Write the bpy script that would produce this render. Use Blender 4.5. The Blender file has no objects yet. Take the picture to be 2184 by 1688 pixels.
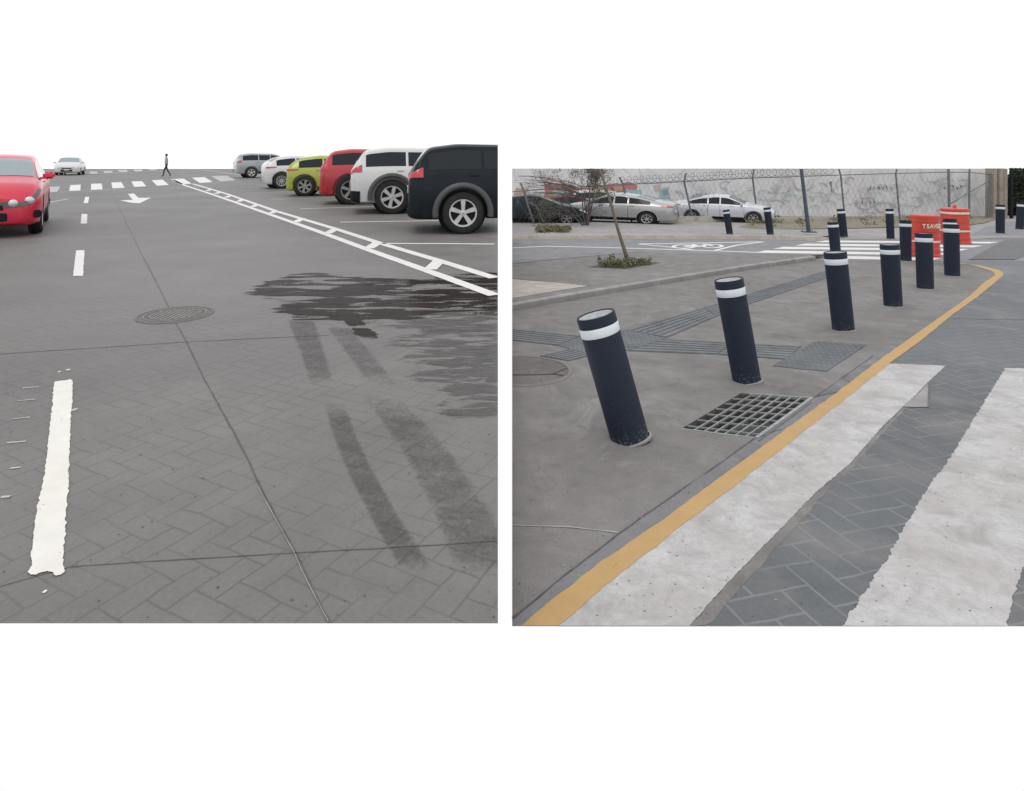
import bpy, bmesh, math, random
from mathutils import Vector, Matrix, noise
random.seed(7)
S = bpy.context.scene
C = S.collection
R = math.radians

# ---------------------------------------------------------------- camera, light, exposure
F = 1365.0
cam_d = bpy.data.cameras.new('camera'); cam = bpy.data.objects.new('camera', cam_d); C.objects.link(cam)
cam_d.sensor_width = 36.0; cam_d.lens = 36.0*F/2184.0
cam_d.shift_y = -(844-335)/2184.0
cam_d.clip_start = 0.05; cam_d.clip_end = 2000
cam.location = (0, 0, 1.4); cam.rotation_euler = (R(90), 0, 0)
S.camera = cam
W = bpy.data.worlds.new('World'); S.world = W; W.use_nodes = True
wn = W.node_tree.nodes; wl = W.node_tree.links
for n in list(wn): wn.remove(n)
sky = wn.new('ShaderNodeTexSky'); sky.sky_type = 'NISHITA'; sky.sun_disc = False
sky.sun_elevation = R(62); sky.sun_rotation = R(150)
bg1 = wn.new('ShaderNodeBackground'); bg1.inputs[1].default_value = 0.05
bg2 = wn.new('ShaderNodeBackground'); bg2.inputs[0].default_value = (1, 1, 1, 1); bg2.inputs[1].default_value = 1.0
ad = wn.new('ShaderNodeAddShader'); wo = wn.new('ShaderNodeOutputWorld')
wl.new(sky.outputs[0], bg1.inputs[0]); wl.new(bg1.outputs[0], ad.inputs[0]); wl.new(bg2.outputs[0], ad.inputs[1]); wl.new(ad.outputs[0], wo.inputs[0])
sd = bpy.data.lights.new('sun', 'SUN'); sd.energy = 0.7; sd.angle = R(20); sd.color = (1, 0.96, 0.9)
so = bpy.data.objects.new('sun', sd); C.objects.link(so)
so.rotation_euler = (R(28), 0, R(150+180)); so.location = (0, 0, 30)
S.view_settings.view_transform = 'Standard'; S.view_settings.look = 'None'
S.view_settings.exposure = 0.0; S.view_settings.gamma = 1.0; S.view_settings.use_curve_mapping = False

# ---------------------------------------------------------------- ground frames
HL, HR, SL = 1.4, 1.6, 65.0/F        # eye height over the left street, over the right one, fall of the right street
def gl(px, py, h=0.0):
    Y = F*(HL-h)/(py-335.0); return Vector(((px-1092)*Y/F, Y, h))
def gr(px, py, h=0.0):
    Y = F*(HR-h)/(py-400.0); return Vector(((px-1092)*Y/F, Y, 1.4-HR+h-SL*Y))
def zr(Y, h=0.0): return 1.4-HR+h-SL*Y
def at(px, py, Y): return Vector(((px-1092)*Y/F, Y, 1.4-(py-335)*Y/F))

# ---------------------------------------------------------------- helpers
def tag(o, label=None, cat=None, group=None, kind=None):
    if label: o['label'] = label
    if cat: o['category'] = cat
    if group: o['group'] = group
    if kind: o['kind'] = kind
    return o
def empty(name, loc, rz=0.0):
    o = bpy.data.objects.new(name, None); C.objects.link(o); o.location = loc; o.rotation_euler = (0, 0, rz)
    o.empty_display_size = 0.2
    return o
def build(name, bm, m, parent=None, smooth=False, angle=None):
    bmesh.ops.recalc_face_normals(bm, faces=bm.faces)
    me = bpy.data.meshes.new(name); bm.to_mesh(me); bm.free()
    for mm in (m if isinstance(m, (list, tuple)) else [m]): me.materials.append(mm)
    if smooth:
        for p in me.polygons: p.use_smooth = True
        if angle: me.set_sharp_from_angle(angle=R(angle))
    o = bpy.data.objects.new(name, me); C.objects.link(o)
    if parent is not None: o.parent = parent
    return o
def struct(name, bm, m, **k):
    return tag(build(name, bm, m, **k), kind='structure')
def copy_tree(o, parent=None):
    c = o.copy(); C.objects.link(c); c.parent = parent
    for ch in list(o.children): copy_tree(ch, c)
    return c
def box(bm, c, s, rz=0.0, M=None):
    r = bmesh.ops.create_cube(bm, size=1.0)
    T = Matrix.Translation(c) @ Matrix.Rotation(rz, 4, 'Z') @ Matrix.Diagonal((s[0], s[1], s[2], 1))
    if M is not None: T = M @ T
    bmesh.ops.transform(bm, matrix=T, verts=r['verts'])
    return r['verts']
def bevel(bm, w, seg=2):
    bmesh.ops.bevel(bm, geom=list(bm.edges), offset=w, segments=seg, affect='EDGES', clamp_overlap=True)
def tube(bm, pts, rad, n=8, cap=True):
    pts = [Vector(p) for p in pts]
    rads = rad if isinstance(rad, (list, tuple)) else [rad]*len(pts)
    rings = []
    up = Vector((0, 0, 1))
    for i, p in enumerate(pts):
        d = (pts[min(i+1, len(pts)-1)]-pts[max(i-1, 0)])
        if d.length < 1e-9: d = Vector((0, 0, 1))
        d.normalize()
        a = d.cross(up if abs(d.z) < 0.95 else Vector((1, 0, 0))).normalized(); b = d.cross(a)
        rings.append([bm.verts.new(p+rads[i]*(math.cos(t)*a+math.sin(t)*b)) for t in [2*math.pi*k/n for k in range(n)]])
    for r0, r1 in zip(rings, rings[1:]):
        for k in range(n): bm.faces.new((r0[k], r0[(k+1) % n], r1[(k+1) % n], r1[k]))
    if cap:
        bm.faces.new(rings[0]); bm.faces.new(list(reversed(rings[-1])))
def lathe(bm, prof, n=32, M=None, caps=True):
    rings = []
    for r, z in prof:
        rings.append([bm.verts.new((r*math.cos(2*math.pi*k/n), r*math.sin(2*math.pi*k/n), z)) for k in range(n)])
    for r0, r1 in zip(rings, rings[1:]):
        for k in range(n): bm.faces.new((r0[k], r0[(k+1) % n], r1[(k+1) % n], r1[k]))
    if caps:
        bm.faces.new(list(reversed(rings[0]))); bm.faces.new(rings[-1])
    if M is not None: bmesh.ops.transform(bm, matrix=M, verts=[v for r in rings for v in r])
def poly(bm, pts, dz=0.0):
    vs = [bm.verts.new(Vector(p)+Vector((0, 0, dz))) for p in pts]
    return bm.faces.new(vs)
def rough_poly(bm, pts, dz, step=0.03, amp=0.008, fr=26.0):
    out = []
    n = len(pts)
    for i in range(n):
        a, b = Vector(pts[i]), Vector(pts[(i+1) % n]); L = (b-a).length; k = max(1, int(L/step))
        nn = (b-a).cross(Vector((0, 0, 1)))
        if nn.length > 1e-9: nn.normalize()
        for j in range(k):
            p = a.lerp(b, j/k)
            w = noise.noise(p*fr)+0.6*noise.noise(p*fr*3.1)
            if a.y < 2.36 and b.y < 2.36 and a.x > 0: w = 0
            out.append(p+nn*amp*w*1.6)
    poly(bm, out, dz)
def ribbon(bm, pts, w, dz=0.0, amp=0.0):
    pts = [Vector(p) for p in pts]; L = []
    ws = w if isinstance(w, (list, tuple)) else [w]*len(pts)
    if amp:
        q = []
        wq = []
        for i in range(len(pts)-1):
            k = max(2, int((pts[i+1]-pts[i]).length/0.08))
            for j in range(k):
                q.append(pts[i].lerp(pts[i+1], j/k)); wq.append(ws[i]+(ws[i+1]-ws[i])*j/k)
        q.append(pts[-1]); wq.append(ws[-1]); pts, ws = q, wq
    for i, p in enumerate(pts):
        d = pts[min(i+1, len(pts)-1)]-pts[max(i-1, 0)]; n = Vector((d.y, -d.x, 0)).normalized()
        j1 = amp*noise.noise(p*9) if amp else 0; j2 = amp*noise.noise(p*9+Vector((5, 3, 1))) if amp else 0
        L.append((bm.verts.new(p+n*(ws[i]/2+j1)+Vector((0, 0, dz))), bm.verts.new(p-n*(ws[i]/2+j2)+Vector((0, 0, dz)))))
    for a, b in zip(L, L[1:]): bm.faces.new((a[0], a[1], b[1], b[0]))

# ---------------------------------------------------------------- materials
class NT:
    def __init__(s, name):
        s.m = bpy.data.materials.new(name); s.m.use_nodes = True; s.t = s.m.node_tree
        s.n = s.t.nodes; s.b = s.n['Principled BSDF']; s.out = s.n['Material Output']
        s.tc = None
    def new(s, ty, **k):
        x = s.n.new(ty)
        for a, b in k.items(): setattr(x, a, b)
        return x
    def link(s, a, b): s.t.links.new(a, b)
    def co(s):
        if s.tc is None: s.tc = s.new('ShaderNodeTexCoord')
        return s.tc.outputs['Object']
    def mp(s, scale=(1, 1, 1), rot=(0, 0, 0), src=None):
        x = s.new('ShaderNodeMapping'); x.inputs['Scale'].default_value = scale; x.inputs['Rotation'].default_value = rot
        s.link(src or s.co(), x.inputs[0]); return x.outputs[0]
    def noise(s, sc, det=4, rough=0.55, src=None, dist=0.0):
        x = s.new('ShaderNodeTexNoise'); x.inputs['Scale'].default_value = sc; x.inputs['Detail'].default_value = det
        x.inputs['Roughness'].default_value = rough; x.inputs['Distortion'].default_value = dist
        s.link(src or s.co(), x.inputs['Vector']); return x.outputs[0]
    def ramp(s, f, stops):
        x = s.new('ShaderNodeValToRGB'); e = x.color_ramp.elements
        while len(e) < len(stops): e.new(0.5)
        for q, (p, c) in zip(e, stops):
            q.position = p; q.color = (c, c, c, 1) if isinstance(c, (int, float)) else (*c, 1)
        s.link(f, x.inputs[0]); return x.outputs[0]
    def mix(s, f, a, b, mode='MIX'):
        x = s.new('ShaderNodeMix', data_type='RGBA', blend_type=mode)
        for sock, v in ((x.inputs[0], f), (x.inputs[6], a), (x.inputs[7], b)):
            if isinstance(v, (int, float)): sock.default_value = v
            elif isinstance(v, (tuple, list)): sock.default_value = (*v, 1)
            else: s.link(v, sock)
        return x.outputs[2]
    def math(s, op, a, b=None, c=None):
        x = s.new('ShaderNodeMath', operation=op)
        for i, v in enumerate((a, b, c)):
            if v is None: continue
            if isinstance(v, (int, float)): x.inputs[i].default_value = v
            else: s.link(v, x.inputs[i])
        return x.outputs[0]
    def bump(s, h, st=0.3, d=0.01, prev=None):
        x = s.new('ShaderNodeBump'); x.inputs['Strength'].default_value = st; x.inputs['Distance'].default_value = d
        s.link(h, x.inputs['Height'])
        if prev is not None: s.link(prev, x.inputs['Normal'])
        s.link(x.outputs[0], s.b.inputs['Normal']); return x.outputs[0]
    def set(s, col=None, rough=None, metal=None, spec=None):
        for nm, v in (('Base Color', col), ('Roughness', rough), ('Metallic', metal), ('Specular IOR Level', spec)):
            if v is None: continue
            if isinstance(v, (tuple, list)): s.b.inputs[nm].default_value = (*v, 1)
            elif isinstance(v, (int, float)): s.b.inputs[nm].default_value = v
            else: s.link(v, s.b.inputs[nm])
        return s
    def alpha(s, f):
        t = s.new('ShaderNodeBsdfTransparent'); mx = s.new('ShaderNodeMixShader')
        s.link(f, mx.inputs[0]); s.link(t.outputs[0], mx.inputs[1]); s.link(s.b.outputs[0], mx.inputs[2])
        s.link(mx.outputs[0], s.out.inputs[0]); return s
    def herring(s, unit, ang, warp=0.012):
        nz = s.new('ShaderNodeTexNoise'); nz.inputs['Scale'].default_value = 3.0; nz.inputs['Detail'].default_value = 3
        s.link(s.co(), nz.inputs['Vector'])
        v = s.new('ShaderNodeVectorMath', operation='MULTIPLY_ADD'); s.link(nz.outputs[1], v.inputs[0])
        v.inputs[1].default_value = (warp*4, warp*4, 0); s.link(s.co(), v.inputs[2])
        mpv = s.mp((1/unit, 1/unit, 1), (0, 0, ang), src=v.outputs[0])
        sp = s.new('ShaderNodeSeparateXYZ'); s.link(mpv, sp.inputs[0])
        x, y = sp.outputs[0], sp.outputs[1]
        fx, fy = s.math('FRACT', x), s.math('FRACT', y)
        ix, iy = s.math('FLOOR', x), s.math('FLOOR', y)
        k = s.math('FLOORED_MODULO', s.math('SUBTRACT', ix, iy), 4.0)
        def eq(v_): return s.math('MULTIPLY', s.math('COMPARE', k, v_, 0.3), 10.0)
        dl = s.math('ADD', fx, eq(1.0)); dr = s.math('ADD', s.math('SUBTRACT', 1.0, fx), eq(0.0))
        db = s.math('ADD', fy, eq(2.0)); dt = s.math('ADD', s.math('SUBTRACT', 1.0, fy), eq(3.0))
        return s.math('MINIMUM', s.math('MINIMUM', dl, dr), s.math('MINIMUM', db, dt))

def paving(name, c1, c2, line, unit, ang, lw, lamt, rough=0.72, bumpd=0.006, stain=(0.75, 1.08), spec=0.35, ior=1.3):
    t = NT(name)
    big = t.noise(0.35, 5, 0.6); med = t.noise(2.2, 6, 0.62); fine = t.noise(60, 5, 0.7)
    col = t.mix(t.ramp(med, [(0.3, 0.0), (0.7, 1.0)]), c1, c2)
    col = t.mix(1.0, col, t.ramp(big, [(0.3, stain[0]), (0.7, stain[1])]), 'MULTIPLY')
    col = t.mix(1.0, col, t.ramp(fine, [(0.25, 0.86), (0.75, 1.12)]), 'MULTIPLY')
    if c1[2] > c1[0]: col = t.mix(t.ramp(t.noise(1.0, 5, 0.65, dist=1.0), [(0.5, 0.0), (0.68, 0.55)]), col, (0.225, 0.20, 0.185))
    d = t.herring(unit, ang)
    ln = t.ramp(d, [(0.0, 1.0), (lw, 0.0)])
    pm = t.ramp(t.noise(1.7, 4, 0.65), [(0.34, 0.12), (0.58, 1.0)])
    m = t.math('MULTIPLY', t.math('MULTIPLY', ln, pm), lamt)
    col = t.mix(m, col, line)
    t.set(col, t.ramp(med, [(0.2, rough-0.12), (0.8, rough+0.08)]), spec=spec); t.b.inputs['IOR'].default_value = ior
    hgt = t.math('SUBTRACT', t.math('MULTIPLY', fine, 0.35), t.math('MULTIPLY', ln, pm))
    t.bump(hgt, 0.45, bumpd)
    return t.m
def concrete(name, c1, c2, rough=0.85, sc=1.0, spots=True, bump=0.25):
    t = NT(name)
    big = t.noise(0.5*sc, 6, 0.65, dist=0.6); med = t.noise(4*sc, 6, 0.65); fine = t.noise(90*sc, 4, 0.7)
    col = t.mix(t.ramp(big, [(0.3, 0.0), (0.7, 1.0)]), c1, c2)
    col = t.mix(1.0, col, t.ramp(med, [(0.25, 0.80), (0.75, 1.16)]), 'MULTIPLY')
    col = t.mix(1.0, col, t.ramp(fine, [(0.25, 0.84), (0.75, 1.14)]), 'MULTIPLY')
    sm_ = t.ramp(t.noise(1.4*sc, 7, 0.72, dist=2.0), [(0.54, 0.0), (0.70, 0.55)]); col = t.mix(sm_, col, tuple(min(1, x*1.35) for x in c2))
    sm2 = t.ramp(t.noise(1.9*sc, 6, 0.7, dist=1.5, src=t.mp((1, 1, 1), (0, 0, 1.1))), [(0.55, 0.0), (0.72, 0.6)]); col = t.mix(sm2, col, tuple(x*0.62 for x in c1))
    if spots:
        v = t.new('ShaderNodeTexVoronoi'); v.inputs['Scale'].default_value = 5.5*sc; t.link(t.co(), v.inputs['Vector'])
        sp = t.ramp(v.outputs['Distance'], [(0.0, 1.0), (0.06, 0.0)])
        sp = t.math('MULTIPLY', sp, t.ramp(t.noise(2.3, 2), [(0.5, 0.0), (0.6, 0.6)]))
        col = t.mix(sp, col, tuple(x*0.45 for x in c1))
    t.set(col, rough, spec=0.3); t.b.inputs['IOR'].default_value = 1.35; t.bump(t.math('ADD', fine, t.math('MULTIPLY', med, 2.0)), bump, 0.004)
    return t.m
def paint_mat(name, col, worn=0.35, under=(0.2, 0.2, 0.2), sc=1.0, rough=0.7, dirt=0.25):
    t = NT(name)
    n1 = t.noise(1.6*sc, 7, 0.7, dist=0.8); n2 = t.noise(38*sc, 6, 0.75); n3 = t.noise(7*sc, 6, 0.7)
    c = t.mix(t.ramp(n3, [(0.35, 0.0), (0.75, dirt*2)]), col, tuple(a*0.72+b*0.1 for a, b in zip(col, under)))
    c = t.mix(t.ramp(n1, [(0.4, 0.0), (0.7, dirt)]), c, (col[0]*0.75, col[1]*0.70, col[2]*0.62))
    th = 0.72-0.22*worn
    w = t.math('MULTIPLY', t.ramp(t.math('ADD', t.math('MULTIPLY', n2, 0.75), t.math('MULTIPLY', n1, 0.25)), [(th-0.08, 0.0), (th, 1.0)]), min(1.0, 0.5+worn))
    c = t.mix(w, c, under)
    t.set(c, rough, spec=0.35); t.bump(n2, 0.35, 0.004)
    return t.m
def zebra_mat():
    t = NT('worn_zebra_paint')
    a = t.noise(1.3, 6, .68, dist=1.0); b = t.noise(5, 7, .7, dist=.6); c_ = t.noise(34, 6, .72); d = t.noise(120, 3, .6)
    c = t.mix(t.ramp(a, [(.35, 0.0), (.62, 1.0)]), (.52, .51, .495), (.41, .385, .36))
    c = t.mix(t.ramp(b, [(.45, 0.0), (.66, .8)]), c, (.30, .28, .262))
    c = t.mix(t.ramp(c_, [(.50, 0.0), (.66, .8)]), c, (.36, .345, .33))
    v = t.new('ShaderNodeTexVoronoi'); v.inputs['Scale'].default_value = 13; t.link(t.co(), v.inputs['Vector'])
    sp = t.math('MULTIPLY', t.ramp(v.outputs['Distance'], [(0.05, 1.0), (0.10, 0.0)]), t.ramp(t.noise(9, 2), [(.5, 0.0), (.56, .85)]))
    c = t.mix(sp, c, (.12, .115, .11)); c = t.mix(1.0, c, t.ramp(d, [(.2, .9), (.8, 1.08)]), 'MULTIPLY')
    t.set(c, .75, spec=.3); t.bump(t.math('ADD', c_, t.math('MULTIPLY', b, 2)), .4, .004); return t.m
def simple(name, col, rough=0.5, metal=0.0, spec=0.5, var=0.1, sc=8.0, bump=0.0):
    t = NT(name); n = t.noise(sc, 5, 0.6)
    c = t.mix(1.0, col, t.ramp(n, [(0.25, 1-var), (0.75, 1+var)]), 'MULTIPLY')
    t.set(c, rough, metal, spec)
    if bump: t.bump(n, bump, 0.01)
    return t.m
def carpaint(name, col, metal=0.15):
    t = NT(name); n = t.noise(2.5, 5, 0.6)
    c = t.mix(t.ramp(n, [(0.35, 0.0), (0.8, 0.10)]), col, tuple(0.6*x+0.06 for x in col))
    t.set(c, t.ramp(n, [(0.2, 0.22), (0.8, 0.34)]), metal, 0.5); t.b.inputs['Coat Weight'].default_value = 0.25 if max(col) > .1 else 0.05
    if max(col) < .1: t.b.inputs['IOR'].default_value = 1.3; t.b.inputs['Specular IOR Level'].default_value = .22
    t.b.inputs['Coat Roughness'].default_value = 0.08
    return t.m

M = {}
M['street'] = paving('stamped_street', (0.166, 0.154, 0.143), (0.210, 0.196, 0.184), (0.102, 0.094, 0.087), 0.098, R(28), 0.055, 0.6, 0.6, spec=0.5, ior=1.27, bumpd=0.009)
M['road'] = paving('stamped_road', (0.098, 0.105, 0.108), (0.145, 0.148, 0.15), (0.24, 0.242, 0.24), 0.135, R(-16), 0.07, 0.75, 0.6, stain=(0.75, 1.15), spec=.5, ior=1.3)
M['walk'] = concrete('trowelled_concrete', (0.172, 0.157, 0.149), (0.228, 0.213, 0.203))
M['walk2'] = concrete('pale_concrete', (0.27, 0.255, 0.243), (0.32, 0.305, 0.292))
M['asph'] = concrete('smooth_asphalt', (0.205, 0.203, 0.208), (0.25, 0.245, 0.248), spots=False)
M['kerb'] = concrete('kerb_concrete', (0.26, 0.25, 0.245), (0.35, 0.34, 0.33))
M['kerbtan'] = concrete('tan_kerb', (0.36, 0.31, 0.26), (0.46, 0.42, 0.37))
M['tan'] = concrete('tan_paving', (0.36, 0.32, 0.28), (0.43, 0.385, 0.34))
M['dirt'] = concrete('dry_dirt', (0.16, 0.14, 0.10), (0.27, 0.235, 0.18), sc=2.0, bump=0.6)
M['joint'] = simple('dark_joint', (0.095, 0.088, 0.083), 0.9, var=0.4, sc=15)
M['jointpale'] = simple('pale_joint', (0.34, 0.33, 0.32), 0.9, var=0.3, sc=15)
M['white'] = paint_mat('white_paint_fresh', (0.74, 0.71, 0.64), 0.0, (0.3, 0.3, 0.3), dirt=0.3)
M['line'] = paint_mat('white_line_paint', (0.68, 0.66, 0.62), 0.12, (0.25, 0.24, 0.23), dirt=0.15)
M['faint'] = paint_mat('faded_paint', (0.46, 0.45, 0.43), 0.5, (0.24, 0.23, 0.22))
M['zebra'] = zebra_mat()
M['yellow'] = paint_mat('yellow_kerb_paint', (0.475, 0.30, 0.122), 0.25, (0.36, 0.25, 0.12), dirt=0.3)
M['navy'] = None
t = NT('navy_rubber'); oi_ = t.new('ShaderNodeObjectInfo'); va_ = t.new('ShaderNodeVectorMath', operation='MULTIPLY_ADD')
t.link(oi_.outputs['Random'], va_.inputs[0]); va_.inputs[1].default_value = (37, 53, 71); t.link(t.co(), va_.inputs[2])
nz = t.noise(5, 6, 0.7, src=va_.outputs[0]); n2 = t.noise(45, 5, 0.75, src=va_.outputs[0])
sp_ = t.new('ShaderNodeSeparateXYZ'); t.link(t.co(), sp_.inputs[0])
low = t.ramp(sp_.outputs[2], [(0.0, .8), (0.12, 0.10), (0.5, 0.02)])
sc_ = t.math('MULTIPLY', low, t.ramp(n2, [(0.52, 0.0), (0.66, 1.0)]))
c = t.mix(nz, (0.009, 0.013, 0.024), (0.016, 0.022, 0.037)); c = t.mix(sc_, c, (0.17, 0.18, 0.19))
t.set(c, t.ramp(nz, [(0.2, 0.5), (0.8, 0.68)]), spec=0.22); t.bump(n2, 0.12, 0.003); M['navy'] = t.m
M['band'] = simple('reflective_band', (0.58, 0.60, 0.63), 0.42, var=0.08)
M['captop'] = concrete('bollard_fill', (0.20, 0.22, 0.23), (0.45, 0.46, 0.46), sc=9, spots=False)
M['iron'] = simple('cast_iron', (0.115, 0.108, 0.10), 0.65, 0.2, var=0.35, sc=22, bump=0.3)
M['iron2'] = simple('street_iron', (0.13, 0.12, 0.11), 0.7, 0.1, var=0.3, sc=22, bump=0.3)
M['iron3'] = simple('worn_iron_tread', (0.19, 0.18, 0.165), 0.6, 0.1, var=0.3, sc=22)
M['cover'] = concrete('worn_cover', (0.13, 0.115, 0.105), (0.185, 0.17, 0.16), sc=3)
M['joint2'] = simple('black_gap', (0.02, 0.018, 0.018), 0.9)
M['galv'] = simple('galvanised_steel', (0.30, 0.30, 0.29), 0.55, 0.3, var=0.3, sc=30)
M['pit'] = simple('dark_pit', (0.11, 0.115, 0.11), 0.9, var=0.3)
M['tact'] = concrete('tactile_grey', (0.105, 0.112, 0.118), (0.14, 0.145, 0.15), spots=False)
M['tact2'] = concrete('tactile_ridge', (0.155, 0.16, 0.165), (0.195, 0.198, 0.20), spots=False)
M['postgrey'] = simple('grey_steel_post', (0.15, 0.155, 0.16), 0.55, 0.3)
M['polenavy'] = simple('dark_blue_pole_paint', (0.05, 0.065, 0.095), 0.45)
M['orange'] = simple('orange_plastic', (0.50, 0.045, 0.028), 0.45, var=0.18, sc=5)
M['bandcream'] = simple('cream_band', (0.62, 0.52, 0.40), 0.5)
M['rubber'] = simple('tyre_rubber', (0.022, 0.021, 0.021), 0.8, spec=0.3, var=0.3)
M['alloy'] = simple('alloy_rim', (0.52, 0.51, 0.49), 0.35, 0.5)
M['alloydk'] = simple('dull_rim', (0.27, 0.26, 0.25), 0.45, 0.4)
M['blackp'] = simple('black_plastic', (0.011, 0.012, 0.014), 0.6)
M['glass'] = simple('dark_car_glass', (0.018, 0.022, 0.025), 0.12, 0.0, 0.45)
M['glass'].node_tree.nodes['Principled BSDF'].inputs['IOR'].default_value = 1.28
M['blackp'].node_tree.nodes['Principled BSDF'].inputs['IOR'].default_value = 1.25
M['glasspale'] = simple('pale_car_glass', (0.20, 0.25, 0.26), 0.1, 0.0, 0.8)
M['lampw'] = simple('headlamp_glass', (0.55, 0.55, 0.53), 0.12, 0.3, 0.8)
M['lampdk'] = simple('smoked_lamp_housing', (0.10, 0.09, 0.09), 0.15, 0.2, 0.6)
M['lampr'] = simple('red_tail_lamp', (0.42, 0.012, 0.02), 0.15, 0.0, 0.8)
M['plate'] = simple('number_plate', (0.6, 0.6, 0.58), 0.4)
M['chrome'] = simple('bright_trim', (0.62, 0.62, 0.62), 0.2, 0.8)
M['bark'] = simple('grey_brown_bark', (0.13, 0.10, 0.08), 0.9, var=0.35, sc=14, bump=0.5)
M['bark2'] = simple('purple_grey_bark', (0.105, 0.085, 0.085), 0.9, var=0.3, sc=14)
M['barkpale'] = simple('pale_bark', (0.15, 0.12, 0.09), 0.9, var=0.3, sc=14, bump=0.5)
def leafmat(name, a, b):
    t = NT(name); oi = t.new('ShaderNodeObjectInfo'); n = t.noise(9, 4, 0.6)
    c = t.mix(t.ramp(n, [(0.3, 0.0), (0.7, 1.0)]), a, b); t.set(c, 0.6, spec=0.3)
    t.b.inputs['Subsurface Weight'].default_value = 0.0
    return t.m
M['leaf'] = leafmat('olive_leaf', (0.055, 0.055, 0.035), (0.15, 0.135, 0.10))
M['green'] = leafmat('ground_cover_leaf', (0.07, 0.08, 0.035), (0.20, 0.20, 0.11))
M['dgreen'] = leafmat('dark_leaf', (0.012, 0.022, 0.012), (0.045, 0.06, 0.03))
M['skin'] = simple('skin', (0.32, 0.19, 0.13), 0.6)
M['cloth'] = simple('dark_cloth', (0.03, 0.03, 0.035), 0.9)
M['cloth2'] = simple('grey_cloth', (0.35, 0.34, 0.34), 0.9)
M['hair'] = simple('black_hair', (0.012, 0.01, 0.009), 0.7)

# ---------------------------------------------------------------- LEFT STREET
bm = bmesh.new(); poly(bm, [gl(-2200, 1330), gl(1062, 1330), gl(1062, 360.5), gl(-2200, 360.5)])
struct('street', bm, M['street'])
ZL = 0.004
def zq(x, y): return (x/4.0334, 342.9+y/4.0334)
def lmark(name, pts, m, dz=ZL, amp=0.006, step=0.05):
    bm = bmesh.new(); rough_poly(bm, [gl(*p) for p in pts], dz, step, amp); return struct(name, bm, m)
lmark('lane_marking', [(116, 816), (126, 814), (143, 812), (150, 810), (155, 814), (154, 860), (150, 905), (149, 950), (147, 1005), (146, 1045), (141, 1085), (139, 1130), (136, 1180), (134, 1205), (137, 1221), (130, 1228), (122, 1229), (112, 1224), (100, 1221), (85, 1224), (75, 1229), (66, 1228), (60, 1222), (68, 1208), (67, 1180), (74, 1130), (79, 1085), (88, 1045), (97, 1000), (102, 950), (107, 900), (112, 860)], M['white'], step=0.008, amp=0.0035)
for q in ([(735, 312), (768, 314), (757, 367), (718, 365)], [(703, 460), (752, 462), (748, 543), (693, 544)], [(655, 775), (727, 772), (715, 995), (628, 995)]):
    lmark('lane_marking', [zq(*p) for p in q], M['line'])
quads = [[(605, 212), (695, 208), (690, 258), (595, 262)], [(785, 200), (875, 198), (883, 248), (782, 253)],
 [(957, 190), (1045, 186), (1072, 235), (968, 240)], [(1130, 180), (1222, 178), (1260, 222), (1155, 228)], [(1305, 170), (1400, 165), (1452, 210), (1350, 217)],
 [(1480, 160), (1580, 155), (1650, 200), (1545, 205)], [(1650, 148), (1760, 143), (1830, 185), (1720, 193)], [(1815, 135), (1950, 130), (2030, 170), (1900, 180)],
 [(770, 95), (840, 95), (838, 112), (772, 113)], [(890, 90), (965, 88), (970, 105), (895, 108)], [(1010, 82), (1090, 80), (1100, 98), (1030, 100)],
 [(1140, 78), (1215, 75), (1230, 92), (1165, 95)], [(1275, 72), (1350, 72), (1350, 82), (1290, 84)]]
for i, q in enumerate(quads):
    lmark('crossing_stripe', [zq(*p) for p in q], M['line'] if i < 7 else M['faint'], amp=0.01, step=0.3)
lmark('crossing_stripe', [zq(*p) for p in [(430, 225), (520, 225), (490, 270), (400, 275)]], M['faint'], step=0.3)
lmark('arrow_marking', [zq(*p) for p in [(1100, 288), (1152, 284), (1192, 322), (1300, 321), (1200, 368), (1128, 364), (1033, 344), (1142, 339)]], M['line'], step=0.2)
def lrib(name, pts, w, m, dz=ZL, amp=0.006):
    bm = bmesh.new(); ribbon(bm, [gl(*p) for p in pts], w, dz, amp); return struct(name, bm, m)
lo = [(367, 383), (394, 396), (440, 411), (487, 427), (629, 476.6), (695, 500), (787, 534), (913, 579), (1055, 630.5)]
up = [(411, 392.6), (450, 404), (487, 415.3), (588, 450.7), (716, 489), (809, 519), (937.6, 557), (1055, 593.5)]
lrib('edge_marking', lo, 0.145, M['line']); lrib('edge_marking', up, 0.145, M['line'])
for a, b in (((917, 576), (937, 557)), ((786, 531), (806, 518)), ((698, 499), (715, 489.5)), ((630, 475), (646, 466.5)), ((577, 456), (588, 451)), ((539, 442), (549, 436.5)), ((509, 431), (517, 426)), ((482, 422), (491, 418)), ((460, 414), (469, 410.5)), ((441, 408), (450, 404.5))):
    lrib('edge_marking_rung', [a, b], 0.17, M['line'], dz=0.006)
for pts in ([(815, 520), (940, 520.5), (1055, 521.5)], [(725, 474.5), (860, 472.5), (990, 470)], [(640, 446), (860, 439.5)], [(576, 426), (800, 419.5)], [(540, 412), (690, 407)], [(520, 401), (620, 398)], [(462, 400), (500, 398.5)]):
    lrib('bay_marking', pts, 0.10, M['faint'] if pts[0][1] < 430 else M['line'])
lrib('bay_marking', [zq(385, 368), zq(590, 330)], 0.12, M['faint'])
for pts, w in (([(48, 829), (66, 827.5), (82, 826)], .012), ([(38, 856), (75, 853)], .012), ([(28, 895), (64, 891)], .014), ([(14, 946), (55, 943)], .014), ([(22, 1000), (44, 998)], .016), ([(1, 1062), (21, 1061)], .016)):
    lrib('paint_drip', pts, w, M['faint'], dz=0.003, amp=0.006)
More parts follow.
